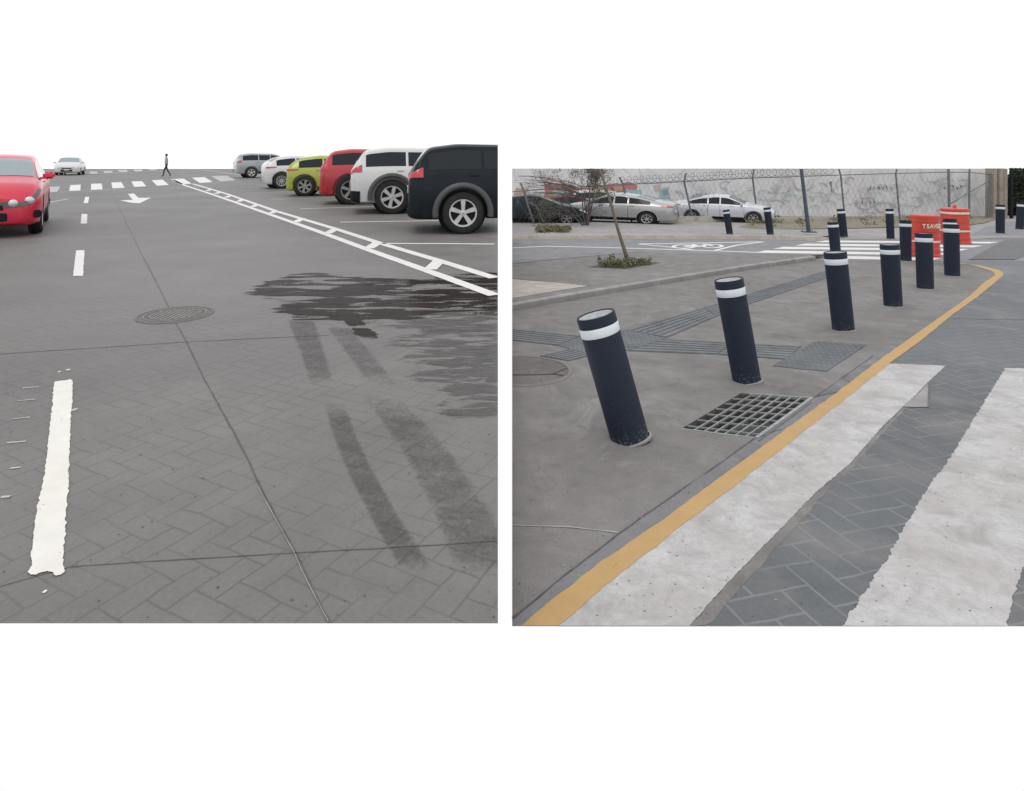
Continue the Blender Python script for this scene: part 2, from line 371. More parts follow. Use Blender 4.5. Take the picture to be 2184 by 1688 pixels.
for (x, y, r) in ((145, 790, 4), (127, 794, 3), (96, 1263, 4), (159, 875, 6)):
    c0 = gl(x, y); bm = bmesh.new(); s0 = r*c0.y/F
    rough_poly(bm, [c0+Vector((s0*math.cos(a), s0*1.3*math.sin(a), 0)) for a in [k*0.785 for k in range(8)]], 0.003, 0.005, 0.003)
    struct('paint_drip', bm, M['white'] if r < 5 else M['faint'])
lrib('expansion_joint', [(235, 405), (265, 467), (297.5, 534), (330, 596), (352, 640), (374, 688), (397, 728), (436, 809.6), (483, 894), (535.5, 993), (555, 1040), (592, 1110), (630.5, 1180), (668, 1260), (704, 1328)], 0.0075, M['joint'], dz=0.002, amp=0.004)
lrib('expansion_joint', [(700, 1328), (664, 1260), (627, 1180), (588, 1110), (551, 1040)], 0.0018, M['jointpale'], dz=0.003, amp=0.0018)
lrib('expansion_joint', [(-60, 758), (0, 755.8), (200, 743), (397, 730), (541, 722.8), (700, 716)], 0.009, M['joint'], dz=0.002, amp=0.004)
lrib('expansion_joint', [(149, 1210), (248, 1203), (347, 1196.8), (541.5, 1185.6), (630, 1180), (800, 1171), (1060, 1155)], 0.0045, M['joint'], dz=0.002, amp=0.003)
lrib('expansion_joint', [(0, 1252), (149, 1210)], 0.003, M['joint'], dz=0.002, amp=0.003)

# wet patch and tyre tracks: sheets whose edge is a mask attribute broken up by noise
def masked_sheet(name, poly_px, nx, ny, maskf, m, dz, fr=gl):
    # poly_px: bilinear patch corners TL, TR, BR, BL
    TL, TR, BR, BL = [fr(*p) for p in poly_px]
    me = bpy.data.meshes.new(name); vs = []; mk = []
    for j in range(ny+1):
        for i in range(nx+1):
            u, v = i/nx, j/ny
            p = TL.lerp(TR, u).lerp(BL.lerp(BR, u), v); vs.append((p.x, p.y, p.z+dz)); mk.append(maskf(u, v, p))
    fs = [(j*(nx+1)+i, j*(nx+1)+i+1, (j+1)*(nx+1)+i+1, (j+1)*(nx+1)+i) for j in range(ny) for i in range(nx)]
    fs = [f for f in fs if max(mk[k] for k in f) > 0.01]
    used = sorted({k for f in fs for k in f}); remap = {k: i for i, k in enumerate(used)}
    me.from_pydata([vs[k] for k in used], [], [tuple(remap[k] for k in f) for f in fs])
    at_ = me.attributes.new('wet', 'FLOAT', 'POINT')
    for i, k in enumerate(used): at_.data[i].value = mk[k]
    me.materials.append(m); o = bpy.data.objects.new(name, me); C.objects.link(o)
    tag(o, kind='structure'); return o
def wetmat(name, col, rough, sx, sy, soft, rot=0.0, ior=1.5, namp=3.2, bumpst=0.25, amt=1.0, fine=0.0, spec=0.4):
    t = NT(name); a = t.new('ShaderNodeAttribute'); a.attribute_name = 'wet'
    n = t.noise(1.0, 6, 0.62, src=t.mp((sx, sy, 1), (0, 0, rot)), dist=0.6)
    f = t.math('ADD', a.outputs['Fac'], t.math('MULTIPLY', t.math('SUBTRACT', n, 0.5), namp))
    if fine:
        f = t.math('ADD', f, t.math('MULTIPLY', t.math('SUBTRACT', t.noise(45, 4, 0.7), 0.5), fine))
    f = t.math('MULTIPLY', t.ramp(f, [(0.5-soft, 0.0), (0.5+soft, 1.0)]), amt)
    f = t.math('MULTIPLY', f, t.ramp(a.outputs['Fac'], [(0.0, 0.0), (0.15, 1.0)]))
    t.set(col, rough, spec=spec); t.b.inputs['IOR'].default_value = ior
    t.bump(t.noise(1.0, 3, 0.5, src=t.mp((sx*1.2, sy*1.6, 1))), bumpst, 0.02)
    t.alpha(f); return t.m
puddle = wetmat('puddle_water', (0.036, 0.029, 0.026), 0.10, 1.5, 6.5, 0.12, bumpst=0.22, spec=0.5, ior=1.03, fine=.8, namp=3.4)
damp = wetmat('damp_pavers', (0.105, 0.098, 0.09), 0.22, 2.4, 9, 0.14, bumpst=1.0, amt=0.8, spec=0.5, ior=1.16)
track = wetmat('wet_tyre_track', (0.075, 0.069, 0.063), 0.6, 4, 9, 0.55, amt=0.42, fine=2.2, spec=0.15, namp=1.6)
def sm(a, b, x):
    t_ = max(0.0, min(1.0, (x-a)/(b-a))); return t_*t_*(3-2*t_)
def px_of(p): return 1092+p.x*F/p.y, 335+F*(1.4-p.z)/p.y
def pud(u, v, p):
    x, y = px_of(p)
    topy = 612-24*sm(500, 640, x)+6*math.sin(x/60)-8*sm(930, 1062, x)
    bot = 626+60*sm(520, 640, x)+12*sm(680, 780, x)-20*sm(860, 960, x)
    a = sm(topy-3, topy+9, y)*(1-sm(bot-28, bot+14, y))*sm(500, 560, x)
    # the channel the water runs down between the two tracks
    cx = 730+(y-660)*0.95; b = sm(655, 665, y)*(1-sm(700, 745, y))*(1-sm(14, 28, abs(x-cx)))*0.75
    return max(a*(0.60+0.12*math.sin(x/37+y/11)), b)
masked_sheet('puddle', [(490, 575), (1061, 575), (1061, 760), (490, 760)], 150, 70, pud, puddle, 0.0022)
def dmp(u, v, p):
    x, y = px_of(p)
    left = 800+(y-660)*0.45
    return 0.62*sm(left-60, left+120, x)*sm(640, 680, y)*(1-sm(800, 940, y+0.0*(x)))
masked_sheet('wet_patch', [(700, 640), (1061, 640), (1061, 960), (700, 960)], 80, 70, dmp, damp, 0.0014)
def trackmask(cl, w0, w1, fade0, fade1, amt):
    def f(u, v, p):
        x, y = px_of(p)
        if y < cl[0][1] or y > cl[-1][1]: return 0.0
        for (xa, ya), (xb, yb) in zip(cl, cl[1:]):
            if ya <= y <= yb: cx = xa+(xb-xa)*(y-ya)/(yb-ya); break
        w = w0+(w1-w0)*(y-cl[0][1])/(cl[-1][1]-cl[0][1])
        return amt*(1-sm(0.72, 1.1, abs(x-cx)/(w/2)))*sm(cl[0][1], cl[0][1]+fade0, y)*(1-sm(cl[-1][1]-fade1, cl[-1][1], y))
    return f
masked_sheet('tyre_track', [(560, 670), (760, 670), (760, 850), (560, 850)], 70, 60, trackmask([(638, 676), (655, 720), (672, 770), (690, 830)], 58, 50, 14, 50, 0.7), track, 0.003)
masked_sheet('tyre_track', [(640, 850), (960, 850), (960, 1240), (640, 1240)], 90, 90, trackmask([(712, 855), (735, 930), (775, 1020), (830, 1120), (898, 1230)], 46, 70, 40, 60, 0.75), track, 0.003)
masked_sheet('tyre_track', [(740, 830), (1061, 830), (1061, 1260), (740, 1260)], 90, 90, trackmask([(800, 835), (860, 900), (920, 980), (985, 1090), (1060, 1250)], 80, 150, 60, 60, 0.5), track, 0.003)
masked_sheet('tyre_track', [(670, 680), (860, 680), (860, 840), (670, 840)], 60, 50, trackmask([(715, 690), (755, 740), (800, 800), (830, 835)], 50, 60, 20, 40, 0.5), track, 0.003)

def manhole(name, c, rad, fr_slope, label, clipx=None, plain=False):
    root = empty(name, c); tag(root, label, 'manhole cover')
    def sl(v): v.co.z += -fr_slope*v.co.y
    bm = bmesh.new(); lathe(bm, [(rad*0.93, 0.001), (rad*0.93, 0.007), (rad, 0.007), (rad*1.01, 0.001)], 48, caps=False)
    ring = bm
    bm2 = bmesh.new(); lathe(bm2, [(rad*0.92, 0.001), (rad*0.92, 0.0045)], 48)
    bm3 = bmesh.new()
    for rr in (0.80, 0.64):
        lathe(bm3, [(rad*rr-0.006, 0.003), (rad*rr-0.006, 0.009), (rad*rr+0.006, 0.009), (rad*rr+0.006, 0.003)], 40, caps=False)
    for k in range(-4, 5):
        h = math.sqrt(max(0, 0.6**2-(k*0.13)**2))*rad
        box(bm3, (k*0.13*rad, 0, 0.006), (0.026*rad*2, 2*h, 0.006))
    for k in range(24):
        a = k*math.pi/12; box(bm3, (math.cos(a)*0.72*rad, math.sin(a)*0.72*rad, 0.006), (0.06*rad, 0.03*rad, 0.006), a)
    if plain:
        bm3.free(); bm3 = bmesh.new()
        ribbon(bm3, [(-.5*rad, -.36*rad, 0), (.2*rad, -.34*rad, 0), (.66*rad, -.30*rad, 0), (.80*rad, -.40*rad, 0)], .022, .0062, .006)
        ribbon(bm3, [(.62*rad, -.28*rad, 0), (.93*rad, .12*rad, 0)], .012, .0062, .004)
        lst = (('frame', ring, M['walk']), ('cover', bm2, M['cover']), ('crack', bm3, M['joint2']))
    else: lst = (('frame', ring, M['iron2']), ('cover', bm2, M['iron2']), ('tread_pattern', bm3, M['iron3']))
    for nm, b, m in lst:
        for v in b.verts: sl(v)
        if clipx is not None:
            bmesh.ops.bisect_plane(b, geom=list(b.verts)+list(b.edges)+list(b.faces), plane_co=(clipx-c.x, 0, 0), plane_no=(-1, 0, 0), clear_outer=True)
        build(nm, b, m, root)
    return root
manhole('manhole_cover', gl(374, 672), 0.31, 0.0, 'round ribbed iron manhole cover set in the grey street on the long joint')

# ---------------------------------------------------------------- cars
def interp(pts, x):
    if x <= pts[0][0]: return pts[0][1]
    for (a, b), (c_, d) in zip(pts, pts[1:]):
        if x <= c_:
            t_ = (x-a)/(c_-a); return b+(d-b)*t_
    return pts[-1][1]
def smooth_prof(pts, x, r):
    return sum(interp(pts, x+r*k/3.0)*w for k, w in ((-3, 1), (-2, 2), (-1, 3), (0, 4), (1, 3), (2, 2), (3, 1)))/16.0
STY = {
 'sedan': dict(L=4.4, W=1.75, top=[(0, .92), (.08, 1.04), (.48, 1.09), (1.25, 1.34), (1.95, 1.455), (2.45, 1.42), (3.35, .99), (3.95, .88), (4.25, .76), (4.4, .66)], belt=.93, roof=1.45, rw=.31, xr=.92, xf=3.55, glass=(.80, 3.12), ws=(2.52, 3.2), rg=(.68, 1.32), bp=(1.62, 2.15)),
 'hatch': dict(L=4.0, W=1.74, top=[(0, .95), (.05, 1.1), (.18, 1.2), (.5, 1.37), (1.1, 1.45), (2.0, 1.42), (2.35, 1.33), (3.05, 1.03), (3.6, .93), (3.88, .78), (4.0, .66)], belt=.96, roof=1.44, rw=.32, xr=.62, xf=3.2, glass=(.42, 2.95), ws=(2.25, 3.0), rg=(.2, .48), bp=(1.25, 1.9)),
 'suv': dict(L=4.6, W=1.88, top=[(0, 1.0), (.05, 1.15), (.14, 1.3), (.36, 1.57), (.9, 1.64), (2.3, 1.62), (2.65, 1.52), (3.2, 1.18), (4.0, 1.10), (4.45, .96), (4.6, .75)], belt=1.10, roof=1.63, rw=.375, xr=.88, xf=3.65, glass=(.36, 3.05), ws=(2.5, 3.15), rg=(.16, .33), bp=(1.35, 2.1)),
}
def make_car(style, name, label, cat, paint, P, heading, side, rim='alloy', group=None, rw=None, glass='glass', flare=False, cladding=False, spokes=5, xr=None, front_detail=False, clip=None, scale=1.0, plate=True, slope=0.0):
    s = STY[style]; L, Wd, top, belt = s['L'], s['W'], s['top'], s['belt']; rwv = rw or s['rw']; zb = 0.19 if style != 'suv' else 0.27
    xrv = xr or s['xr']; xfv = s['xf']; hw = Wd/2
    def sect(x):
        d0, d1 = x, L-x
        zt = smooth_prof(top, x, 0.10)
        e = 1.0
        for d, rr in ((d0, 0.22), (d1, 0.5)):
            if d < rr: e = min(e, 1-(1-math.sqrt(max(0, 1-((rr-d)/rr)**2)))*(0.22 if rr < .3 else .30))
        w = hw*e
        cab = max(0.0, min(1.0, (zt-belt-0.04)/(s['roof']-belt-0.04)))
        zbl = min(belt+0.02*math.sin(x), zt-0.05)
        zbb = zb+0.07*(1-e)/0.25
        yr = w*(0.90-0.17*cab)
        zmid = zbb+(zbl-zbb)*0.62
        return [(0, zbb), (w*.86, zbb), (w*.955, zbb+.05), (w*.985, zbb+(zbl-zbb)*.30), (w, zmid), (w*.985, zbl-.10*(zbl-zbb)), (w*.945, zbl),
                (yr+0.01*cab, zt-.055-.0*cab), (yr*.93, zt-.018), (yr*.6, zt+.004), (0, zt+.015)]
    def surf(x, q, off=0.0):
        def pt(xx, qq):
            sc = sect(min(max(xx, 0.0), L)); i = min(int(qq), len(sc)-2); f = qq-i
            return Vector((xx, sc[i][0]+(sc[i+1][0]-sc[i][0])*f, sc[i][1]+(sc[i+1][1]-sc[i][1])*f))
        p = pt(x, q)
        if off:
            du = pt(x+.02, q)-pt(x-.02, q); dv = pt(x, min(q+.05, 9.99))-pt(x, max(q-.05, 0.01)); n = dv.cross(du)
            if n.length > 1e-9:
                n.normalize()
                if n.y < 0 and q < 9: n = -n
                if q >= 8 and n.z < 0: n = -n
                p = p+n*off
        return p
    xs = [0, .01, .03, .06, .1, .15, .22]; x = .3
    while x < L-.52: xs.append(x); x += .09
    xs += [L-.5, L-.4, L-.3, L-.22, L-.15, L-.1, L-.06, L-.03, L-.01, L]
    bm = bmesh.new(); rings = []
    for x in xs:
        sc = sect(x); ring = [(y, z) for y, z in sc]+[(-y, z) for y, z in reversed(sc[1:-1])]
        rings.append([bm.verts.new((x, y, z)) for y, z in ring])
    n = len(rings[0])
    for a, b in zip(rings, rings[1:]):
        for k in range(n): bm.faces.new((a[k], a[(k+1) % n], b[(k+1) % n], b[k]))
    bm.faces.new(rings[0]); bm.faces.new(list(reversed(rings[-1])))
    root = empty(name, (0, 0, 0)); tag(root, label, cat, group)
    body = build('body', bm, paint, root, smooth=True)
    bmc = bmesh.new()
    for xw in (xrv, xfv):
        for sg in (1, -1):
            lathe(bmc, [(rwv+.075, -.16), (rwv+.075, .16)], 28, Matrix.Translation((xw, sg*(hw-.10), rwv)) @ Matrix.Rotation(R(90), 4, 'X'))
    cut = build('cut', bmc, paint)
    md = body.modifiers.new('b', 'BOOLEAN'); md.operation = 'DIFFERENCE'; md.object = cut; md.solver = 'EXACT'
    bpy.context.view_layer.update(); dg = bpy.context.evaluated_depsgraph_get()
    nm = bpy.data.meshes.new_from_object(body.evaluated_get(dg)); body.modifiers.clear(); body.data = nm
    bpy.data.objects.remove(cut)
    for p in nm.polygons: p.use_smooth = True
    nm.set_sharp_from_angle(angle=R(34))
    def patch(nme, x0, x1, q0, q1, m, nx=10, nq=4, off=.006, both=True, lab=None, sides=(1, -1), par=None, shape=None):
        for sg in sides:
            b = bmesh.new(); g = []
            for i in range(nx+1):
                row = []
                for j in range(nq+1):
                    u, v = i/nx, j/nq
                    a0, a1 = (q0, q1) if shape is None else shape(u)
                    p = surf(x0+(x1-x0)*u, a0+(a1-a0)*v, off); p.y *= sg; row.append(b.verts.new(p))
                g.append(row)
            for i in range(nx):
                for j in range(nq): b.faces.new((g[i][j], g[i+1][j], g[i+1][j+1], g[i][j+1]))
            o = build(nme, b, m, par or root, smooth=True)
        return o
    def center(nme, x0, x1, m, qmin=7.6, nx=12, off=.006):
        b = bmesh.new(); g = []
        for i in range(nx+1):
            x = x0+(x1-x0)*i/nx; row = []
            for q in [qmin+(9.95-qmin)*j/5 for j in range(6)]: p = surf(x, q, off); row.append(p)
            full = [Vector((p.x, p.y, p.z)) for p in row]+[Vector((p.x, -p.y, p.z)) for p in reversed(row)]
            g.append([b.verts.new(p) for p in full])
        for i in range(nx):
            for j in range(len(g[0])-1): b.faces.new((g[i][j], g[i+1][j], g[i+1][j+1], g[i][j+1]))
        return build(nme, b, m, root, smooth=True)
    G = M[glass]
    g0, g1 = s['glass']; b1, b2 = s['bp']
    for a, b in ((g0, b1-.03), (b1+.03, b2-.03), (b2+.03, g1)):
        if b-a > .25: patch('side_window', a, b, 6.12, 6.86, G, off=.005)
    center('windscreen', s['ws'][0], s['ws'][1], G); center('rear_window', s['rg'][0], s['rg'][1], G, qmin=8.1)
    patch('bumper', 0.004, .22, 1.6, 3.2, paint if not flare else M['blackp'], nx=6, off=.02)
    patch('sill', xrv+rwv+.08, xfv-rwv-.08, 1.2, 2.6, M['blackp'], off=.008)
    # lamps
    sf_ = sect(L-.05); we_ = sf_[4][0]; zlf = sf_[0][1]+.70*(sf_[-1][1]-sf_[0][1])
    if style == 'suv':
        patch('tail_lamp', 0.006, .27, 5.05, 6.35, M['lampr'], nx=6, off=.012)
    else:
        patch('tail_lamp', 0.006, .42, 5.0, 6.0, M['lampr'], nx=6, off=.012, shape=lambda u: (5.0+.5*u, 6.0))
    rows = [(L, .40), (L, .62), (L, .84), (L, 1.0), (L-.03, 1), (L-.08, 1), (L-.16, 1), (L-.26, 1), (L-.36, 1)]
    for sg in (1, -1):
        b = bmesh.new(); g = []
        for i_, (xx, ys) in enumerate(rows):
            u = i_/(len(rows)-1); q0_, q1_ = 4.2+.9*u, 6.0+.6*u; row = []
            for k_ in range(4):
                qq = q0_+(q1_-q0_)*k_/3; p = surf(min(xx, L-.001), qq, .012 if xx < L-.01 else 0)
                row.append(b.verts.new((p.x+(.016 if i_ < 4 else .006), sg*p.y*ys, p.z)))
            g.append(row)
        for r0, r1 in zip(g, g[1:]):
            for k_ in range(3): b.faces.new((r0[k_], r1[k_], r1[k_+1], r0[k_+1]))
        build('headlamp', b, M['lampdk'] if front_detail else M['lampw'], root, smooth=True)
    if front_detail:
        for sg in (1, -1):
            for xx, ys, q in ((L, .78, 5.15), (L-.05, 1, 5.45)):
                p = surf(min(xx, L-.001), q, .0); b = bmesh.new(); bmesh.ops.create_uvsphere(b, u_segments=14, v_segments=8, radius=.075)
                bmesh.ops.transform(b, matrix=Matrix.Translation((p.x, sg*p.y*ys, p.z)) @ Matrix.Diagonal((.6, 1, .9, 1)), verts=b.verts); build('lens', b, M['lampw'], root, smooth=True)
            p = surf(L-.12, 2.6, .0); b = bmesh.new(); box(b, (p.x, sg*(p.y-.02), p.z+.07), (.06, .26, .13)); bevel(b, .02); build('fog_lamp', b, M['blackp'], root)
    # front and rear faces
    se = sect(L); we = se[4][0]; ze0, ze1 = se[0][1], se[-1][1]
    b = bmesh.new(); box(b, (L+.004, 0, ze0+.62*(ze1-ze0)), (.03, we*1.15, .10)); bevel(b, .012); build('grille', b, M['blackp'], root)
    b = bmesh.new(); box(b, (L+.004, 0, ze0+.22*(ze1-ze0)), (.03, we*1.3, .14)); bevel(b, .012); build('air_intake', b, M['blackp'], root)
    b = bmesh.new(); box(b, (L+.012, 0, ze0+.42*(ze1-ze0)), (.02, .34, .10)); build('number_plate', b, M['plate'], root)
    b = bmesh.new(); box(b, (-.012, 0, .62 if style != 'suv' else .78), (.02, .34, .13)); build('number_plate', b, M['plate'], root)
    for sg in (1, -1):
        xm = s['ws'][1]-.12; b = bmesh.new(); box(b, (xm-.02, sg*(hw+.07), belt+.09), (.10, .19, .13)); bevel(b, .035, 3)
        box(b, (xm, sg*(hw-.02), belt+.04), (.05, .1, .04)); build('wing_mirror', b, paint if cladding is False else M['blackp'], root, smooth=True, angle=50)
        for xd in (b1-.16, b2+.5):
            if xd < xfv-.4 and xd > xrv:
                p = surf(xd, 5.3, .012); b = bmesh.new(); box(b, (p.x, sg*p.y, p.z), (.17, .03, .03)); bevel(b, .01); build('door_handle', b, paint, root)
    # door shut lines
    for xd in (b1, b2, g1+.05):
        if xd > xrv+rwv: patch('door_gap', xd-.006, xd+.006, 2.2, 6.0, M['blackp'], nx=1, nq=8, off=.003)
    if flare:
        for xw in (xrv, xfv):
            for sg in (1, -1):
                b = bmesh.new(); rr = rwv+.075; V = []
                for k in range(19):
                    a = R(-8+196*k/18)
                    V.append([b.verts.new((xw+r_*math.cos(a), sg*(hw+o_), rwv+r_*math.sin(a))) for r_, o_ in ((rr-.01, -.06), (rr-.01, .035), (rr+.05, .045), (rr+.095, .0))])
                for u_, v_ in zip(V, V[1:]):
                    for k in range(3): b.faces.new((u_[k], u_[k+1], v_[k+1], v_[k]))
                build('wheel_arch_flare', b, M['flare'] if 'flare' in M else M['blackp'], root, smooth=True)
    # liners and wheels
    for xw in (xrv, xfv):
        for sg in (1, -1):
            b = bmesh.new(); lathe(b, [(rwv+.07, -.15), (rwv+.07, -.10)], 24, Matrix.Translation((xw, sg*(hw-.13)-sg*.10, rwv)) @ Matrix.Rotation(R(90), 4, 'X'))
            build('wheel_arch', b, M['blackp'], root)
            r = rwv; rm = r*.66; wd = .105
            b = bmesh.new()
            lathe(b, [(rm, -wd), (r*.90, -wd), (r*.965, -wd*.86), (r, -wd*.6), (r, wd*.6), (r*.965, wd*.86), (r*.90, wd), (rm*1.05, wd*.97), (rm, wd*.85), (rm*.98, 0)], 36, caps=True)
            Mw = Matrix.Translation((xw, sg*(hw-wd-.012), r)) @ Matrix.Rotation(R(-90*sg), 4, 'X')
            bmesh.ops.transform(b, matrix=Mw, verts=b.verts)
            wh = build('wheel', b, M['rubber'], root, smooth=True, angle=40)
            b = bmesh.new()
            lathe(b, [(rm*.99, wd*.70), (rm*.99, wd*.93), (rm*.90, wd*.90), (rm*.86, wd*.6)], 36, caps=False)
            lathe(b, [(.01, wd*.9), (rm*.2, wd*.86), (rm*.24, wd*.5)], 20, caps=False)
            for k in range(spokes):
                a = 2*math.pi*k/spokes+.3
                vs_ = [Vector((rm*.16, -rm*.13, 0)), Vector((rm*.9, -rm*.19, 0)), Vector((rm*.9, rm*.19, 0)), Vector((rm*.16, rm*.13, 0))]
                if spokes > 6: vs_ = [Vector((v.x, v.y*.5, 0)) for v in vs_]
                lo_ = [b.verts.new(Matrix.Rotation(a, 3, 'Z') @ v+Vector((0, 0, wd*.55))) for v in vs_]
                hi_ = [b.verts.new(Matrix.Rotation(a, 3, 'Z') @ Vector((v.x, v.y*.85, 0))+Vector((0, 0, wd*(.84+.04*(v.x > rm*.5))))) for v in vs_]
                b.faces.new(hi_)
                for k2 in range(4): b.faces.new((lo_[k2], lo_[(k2+1) % 4], hi_[(k2+1) % 4], hi_[k2]))
            bmesh.ops.transform(b, matrix=Mw, verts=b.verts); build('rim', b, M[rim], wh, smooth=True, angle=30)
            b = bmesh.new(); lathe(b, [(.01, wd*.35), (rm*.97, wd*.35)], 28, caps=False); bmesh.ops.transform(b, matrix=Mw, verts=b.verts); build('dark_backing', b, M['blackp'], wh)  # dark backing disc added behind the open spokes
    ca, sa = math.cos(heading), math.sin(heading)
    root.rotation_euler = (slope, 0, heading); root.scale = scale if isinstance(scale, tuple) else (scale,)*3; sx_, sy_ = (scale[0], scale[1]) if isinstance(scale, tuple) else (scale, scale)
    off = Vector((ca*xrv*sx_-sa*side*(hw-.1)*sy_, sa*xrv*sx_+ca*side*(hw-.1)*sy_, 0))
    root.location = Vector(P)-off
    if slope: # sits on the falling street
        root.rotation_euler = (0, 0, heading)
    if clip:
        bpy.context.view_layer.update()
        co_, no_ = clip; dead = []
        for o in [root]+list(root.children_recursive):
            if o.type != 'MESH': continue
            mw = o.matrix_world.copy(); b = bmesh.new(); b.from_mesh(o.data); bmesh.ops.transform(b, matrix=mw, verts=b.verts)
            r_ = bmesh.ops.bisect_plane(b, geom=list(b.verts)+list(b.edges)+list(b.faces), plane_co=co_, plane_no=no_, clear_outer=True)
            ed = [e for e in r_['geom_cut'] if isinstance(e, bmesh.types.BMEdge)]
            if ed: bmesh.ops.holes_fill(b, edges=ed, sides=0)
            if not b.verts:
                b.free(); dead.append(o); continue
            bmesh.ops.transform(b, matrix=mw.inverted(), verts=b.verts); b.to_mesh(o.data); b.free()
        for o in dead:
            for ch in o.children:
                if ch not in dead: ch.parent = root
        for o in dead: bpy.data.objects.remove(o)
    return root
PT = {k: carpaint(k+'_car_paint', v, m) for k, v, m in (('black', (0.012, 0.015, 0.019), .1), ('white', (0.56, 0.55, 0.53), 0), ('red', (0.40, 0.02, 0.03), .1), ('crimson', (0.55, 0.015, 0.045), .1),
     ('lime', (0.33, 0.36, 0.035), 0), ('silver', (0.38, 0.38, 0.37), .35), ('teal', (0.022, 0.03, 0.035), .1), ('pearl', (0.52, 0.53, 0.55), .15), ('grey', (0.30, 0.31, 0.32), .2), ('maroon', (0.09, 0.02, 0.028), .2))}
M['flare'] = simple('grey_arch_plastic', (0.05, 0.053, 0.056), 0.5)
gapn = Vector((1, 30.0/F, 0)).normalized()
CL = (Vector((-0.0005, 0, 0)), gapn)       # nothing of the left street reaches past its own edge
hd = R(13)
make_car('suv', 'parked_suv', 'black SUV with grey wheel arches and silver five-spoke wheels, nearest in the parking bays', 'car', PT['black'], gl(987, 499), R(9), -1, flare=True, rw=.385, clip=CL, cladding=True, group='cars parked along the bays', xr=.98)
make_car('suv', 'parked_crossover', 'white crossover with black lower trim and dark patterned wheels beside the black SUV', 'car', PT['white'], gl(836, 457), hd, -1, flare=True, rw=.42, rim='alloy', spokes=6, clip=CL, cladding=True, group='cars parked along the bays', xr=.98)
make_car('suv', 'parked_pickup', 'dark red SUV with big dull wheels between the white crossover and the lime hatchback', 'car', PT['red'], gl(748, 437), hd, -1, rw=.43, rim='alloydk', clip=CL, group='cars parked along the bays')
make_car('hatch', 'parked_hatchback', 'lime green hatchback with dull wheels behind the dark red SUV', 'car', PT['lime'], gl(650, 419), hd, -1, rw=.36, rim='alloydk', spokes=6, group='cars parked along the bays')
make_car('hatch', 'parked_hatchback', 'white hatchback with bright ten-spoke wheels beyond the lime green one', 'car', PT['white'], gl(600, 403), R(30), -1, rw=.35, spokes=10, group='cars parked along the bays')
make_car('suv', 'parked_van', 'pale grey vehicle at the far end of the parking bays', 'car', PT['grey'], gl(536, 380), R(32), -1, rw=.36, group='cars parked along the bays')
make_car('hatch', 'driving_hatchback', 'bright red hatchback driving towards the viewer at the left edge of the street', 'car', PT['crimson'], gl(93, 472), R(-56), 1, rw=.32, front_detail=True, glass='glasspale')
make_car('sedan', 'driving_sedan', 'small white sedan seen head-on beyond the crosswalk', 'car', PT['white'], gl(178, 372), R(-62), 1, glass='glasspale', scale=.95)

# person crossing far away
def person(c, h, rz):
    root = empty('person', c, rz); tag(root, 'person in dark trousers striding across the far end of the street', 'person')
    sk = [((0, 0, .93), .13), ((0, 0, 1.15), .13), ((0, 0, 1.38), .15), ((0, 0, 1.5), .06), ((0, .01, 1.60), .085), ((0, .01, 1.70), .08),
          ((.17, 0, 1.40), .055), ((.23, .06, 1.13), .042), ((.22, .2, .93), .034), ((-.17, 0, 1.40), .055), ((-.23, -.06, 1.13), .042), ((-.23, -.02, .88), .034),
          ((.09, 0, .88), .085), ((.10, .20, .50), .062), ((.10, .26, .08), .042), ((.10, .42, .04), .035),
          ((-.09, 0, .88), .085), ((-.10, -.10, .50), .062), ((-.10, -.34, .12), .042), ((-.10, -.24, .03), .035)]
    ed = [(0, 1), (1, 2), (2, 3), (3, 4), (4, 5), (2, 6), (6, 7), (7, 8), (2, 9), (9, 10), (10, 11), (0, 12), (12, 13), (13, 14), (14, 15), (0, 16), (16, 17), (17, 18), (18, 19)]
    me = bpy.data.meshes.new('body'); me.from_pydata([p for p, r in sk], ed, []); o = bpy.data.objects.new('body', me); C.objects.link(o)
    md = o.modifiers.new('s', 'SKIN'); ms = o.modifiers.new('u', 'SUBSURF'); ms.levels = 2; ms.render_levels = 2
    for i, (p, r) in enumerate(sk): me.skin_vertices[0].data[i].radius = (r, r)
    me.skin_vertices[0].data[0].use_root = True
    bpy.context.view_layer.update(); dg = bpy.context.evaluated_depsgraph_get()
    nm = bpy.data.meshes.new_from_object(o.evaluated_get(dg)); o.modifiers.clear(); o.data = nm
    nm.materials.clear()
    for k in ('skin', 'cloth', 'cloth2'): nm.materials.append(M[k])
    for p in nm.polygons:
        p.use_smooth = True; z = p.center.z
        p.material_index = 0 if z > 1.47 or (abs(p.center.x) > .19 and z < 1.05) else (1 if z < .98 else 2)
    o.parent = root
    b = bmesh.new(); bmesh.ops.create_uvsphere(b, u_segments=16, v_segments=10, radius=.105); bmesh.ops.transform(b, matrix=Matrix.Translation((0, -.01, 1.70)) @ Matrix.Diagonal((.9, 1, .85, 1)), verts=b.verts); build('hair', b, M['hair'], root, smooth=True)
    root.scale = (h/1.78,)*3
person(gl(355, 377), 1.62, R(100))
bm = bmesh.new(); ribbon(bm, [gl(400, 361), gl(440, 364), (gl(520, 374)), gl(530, 378)], .3, .004); struct('kerb_marking', bm, M['kerbtan'])

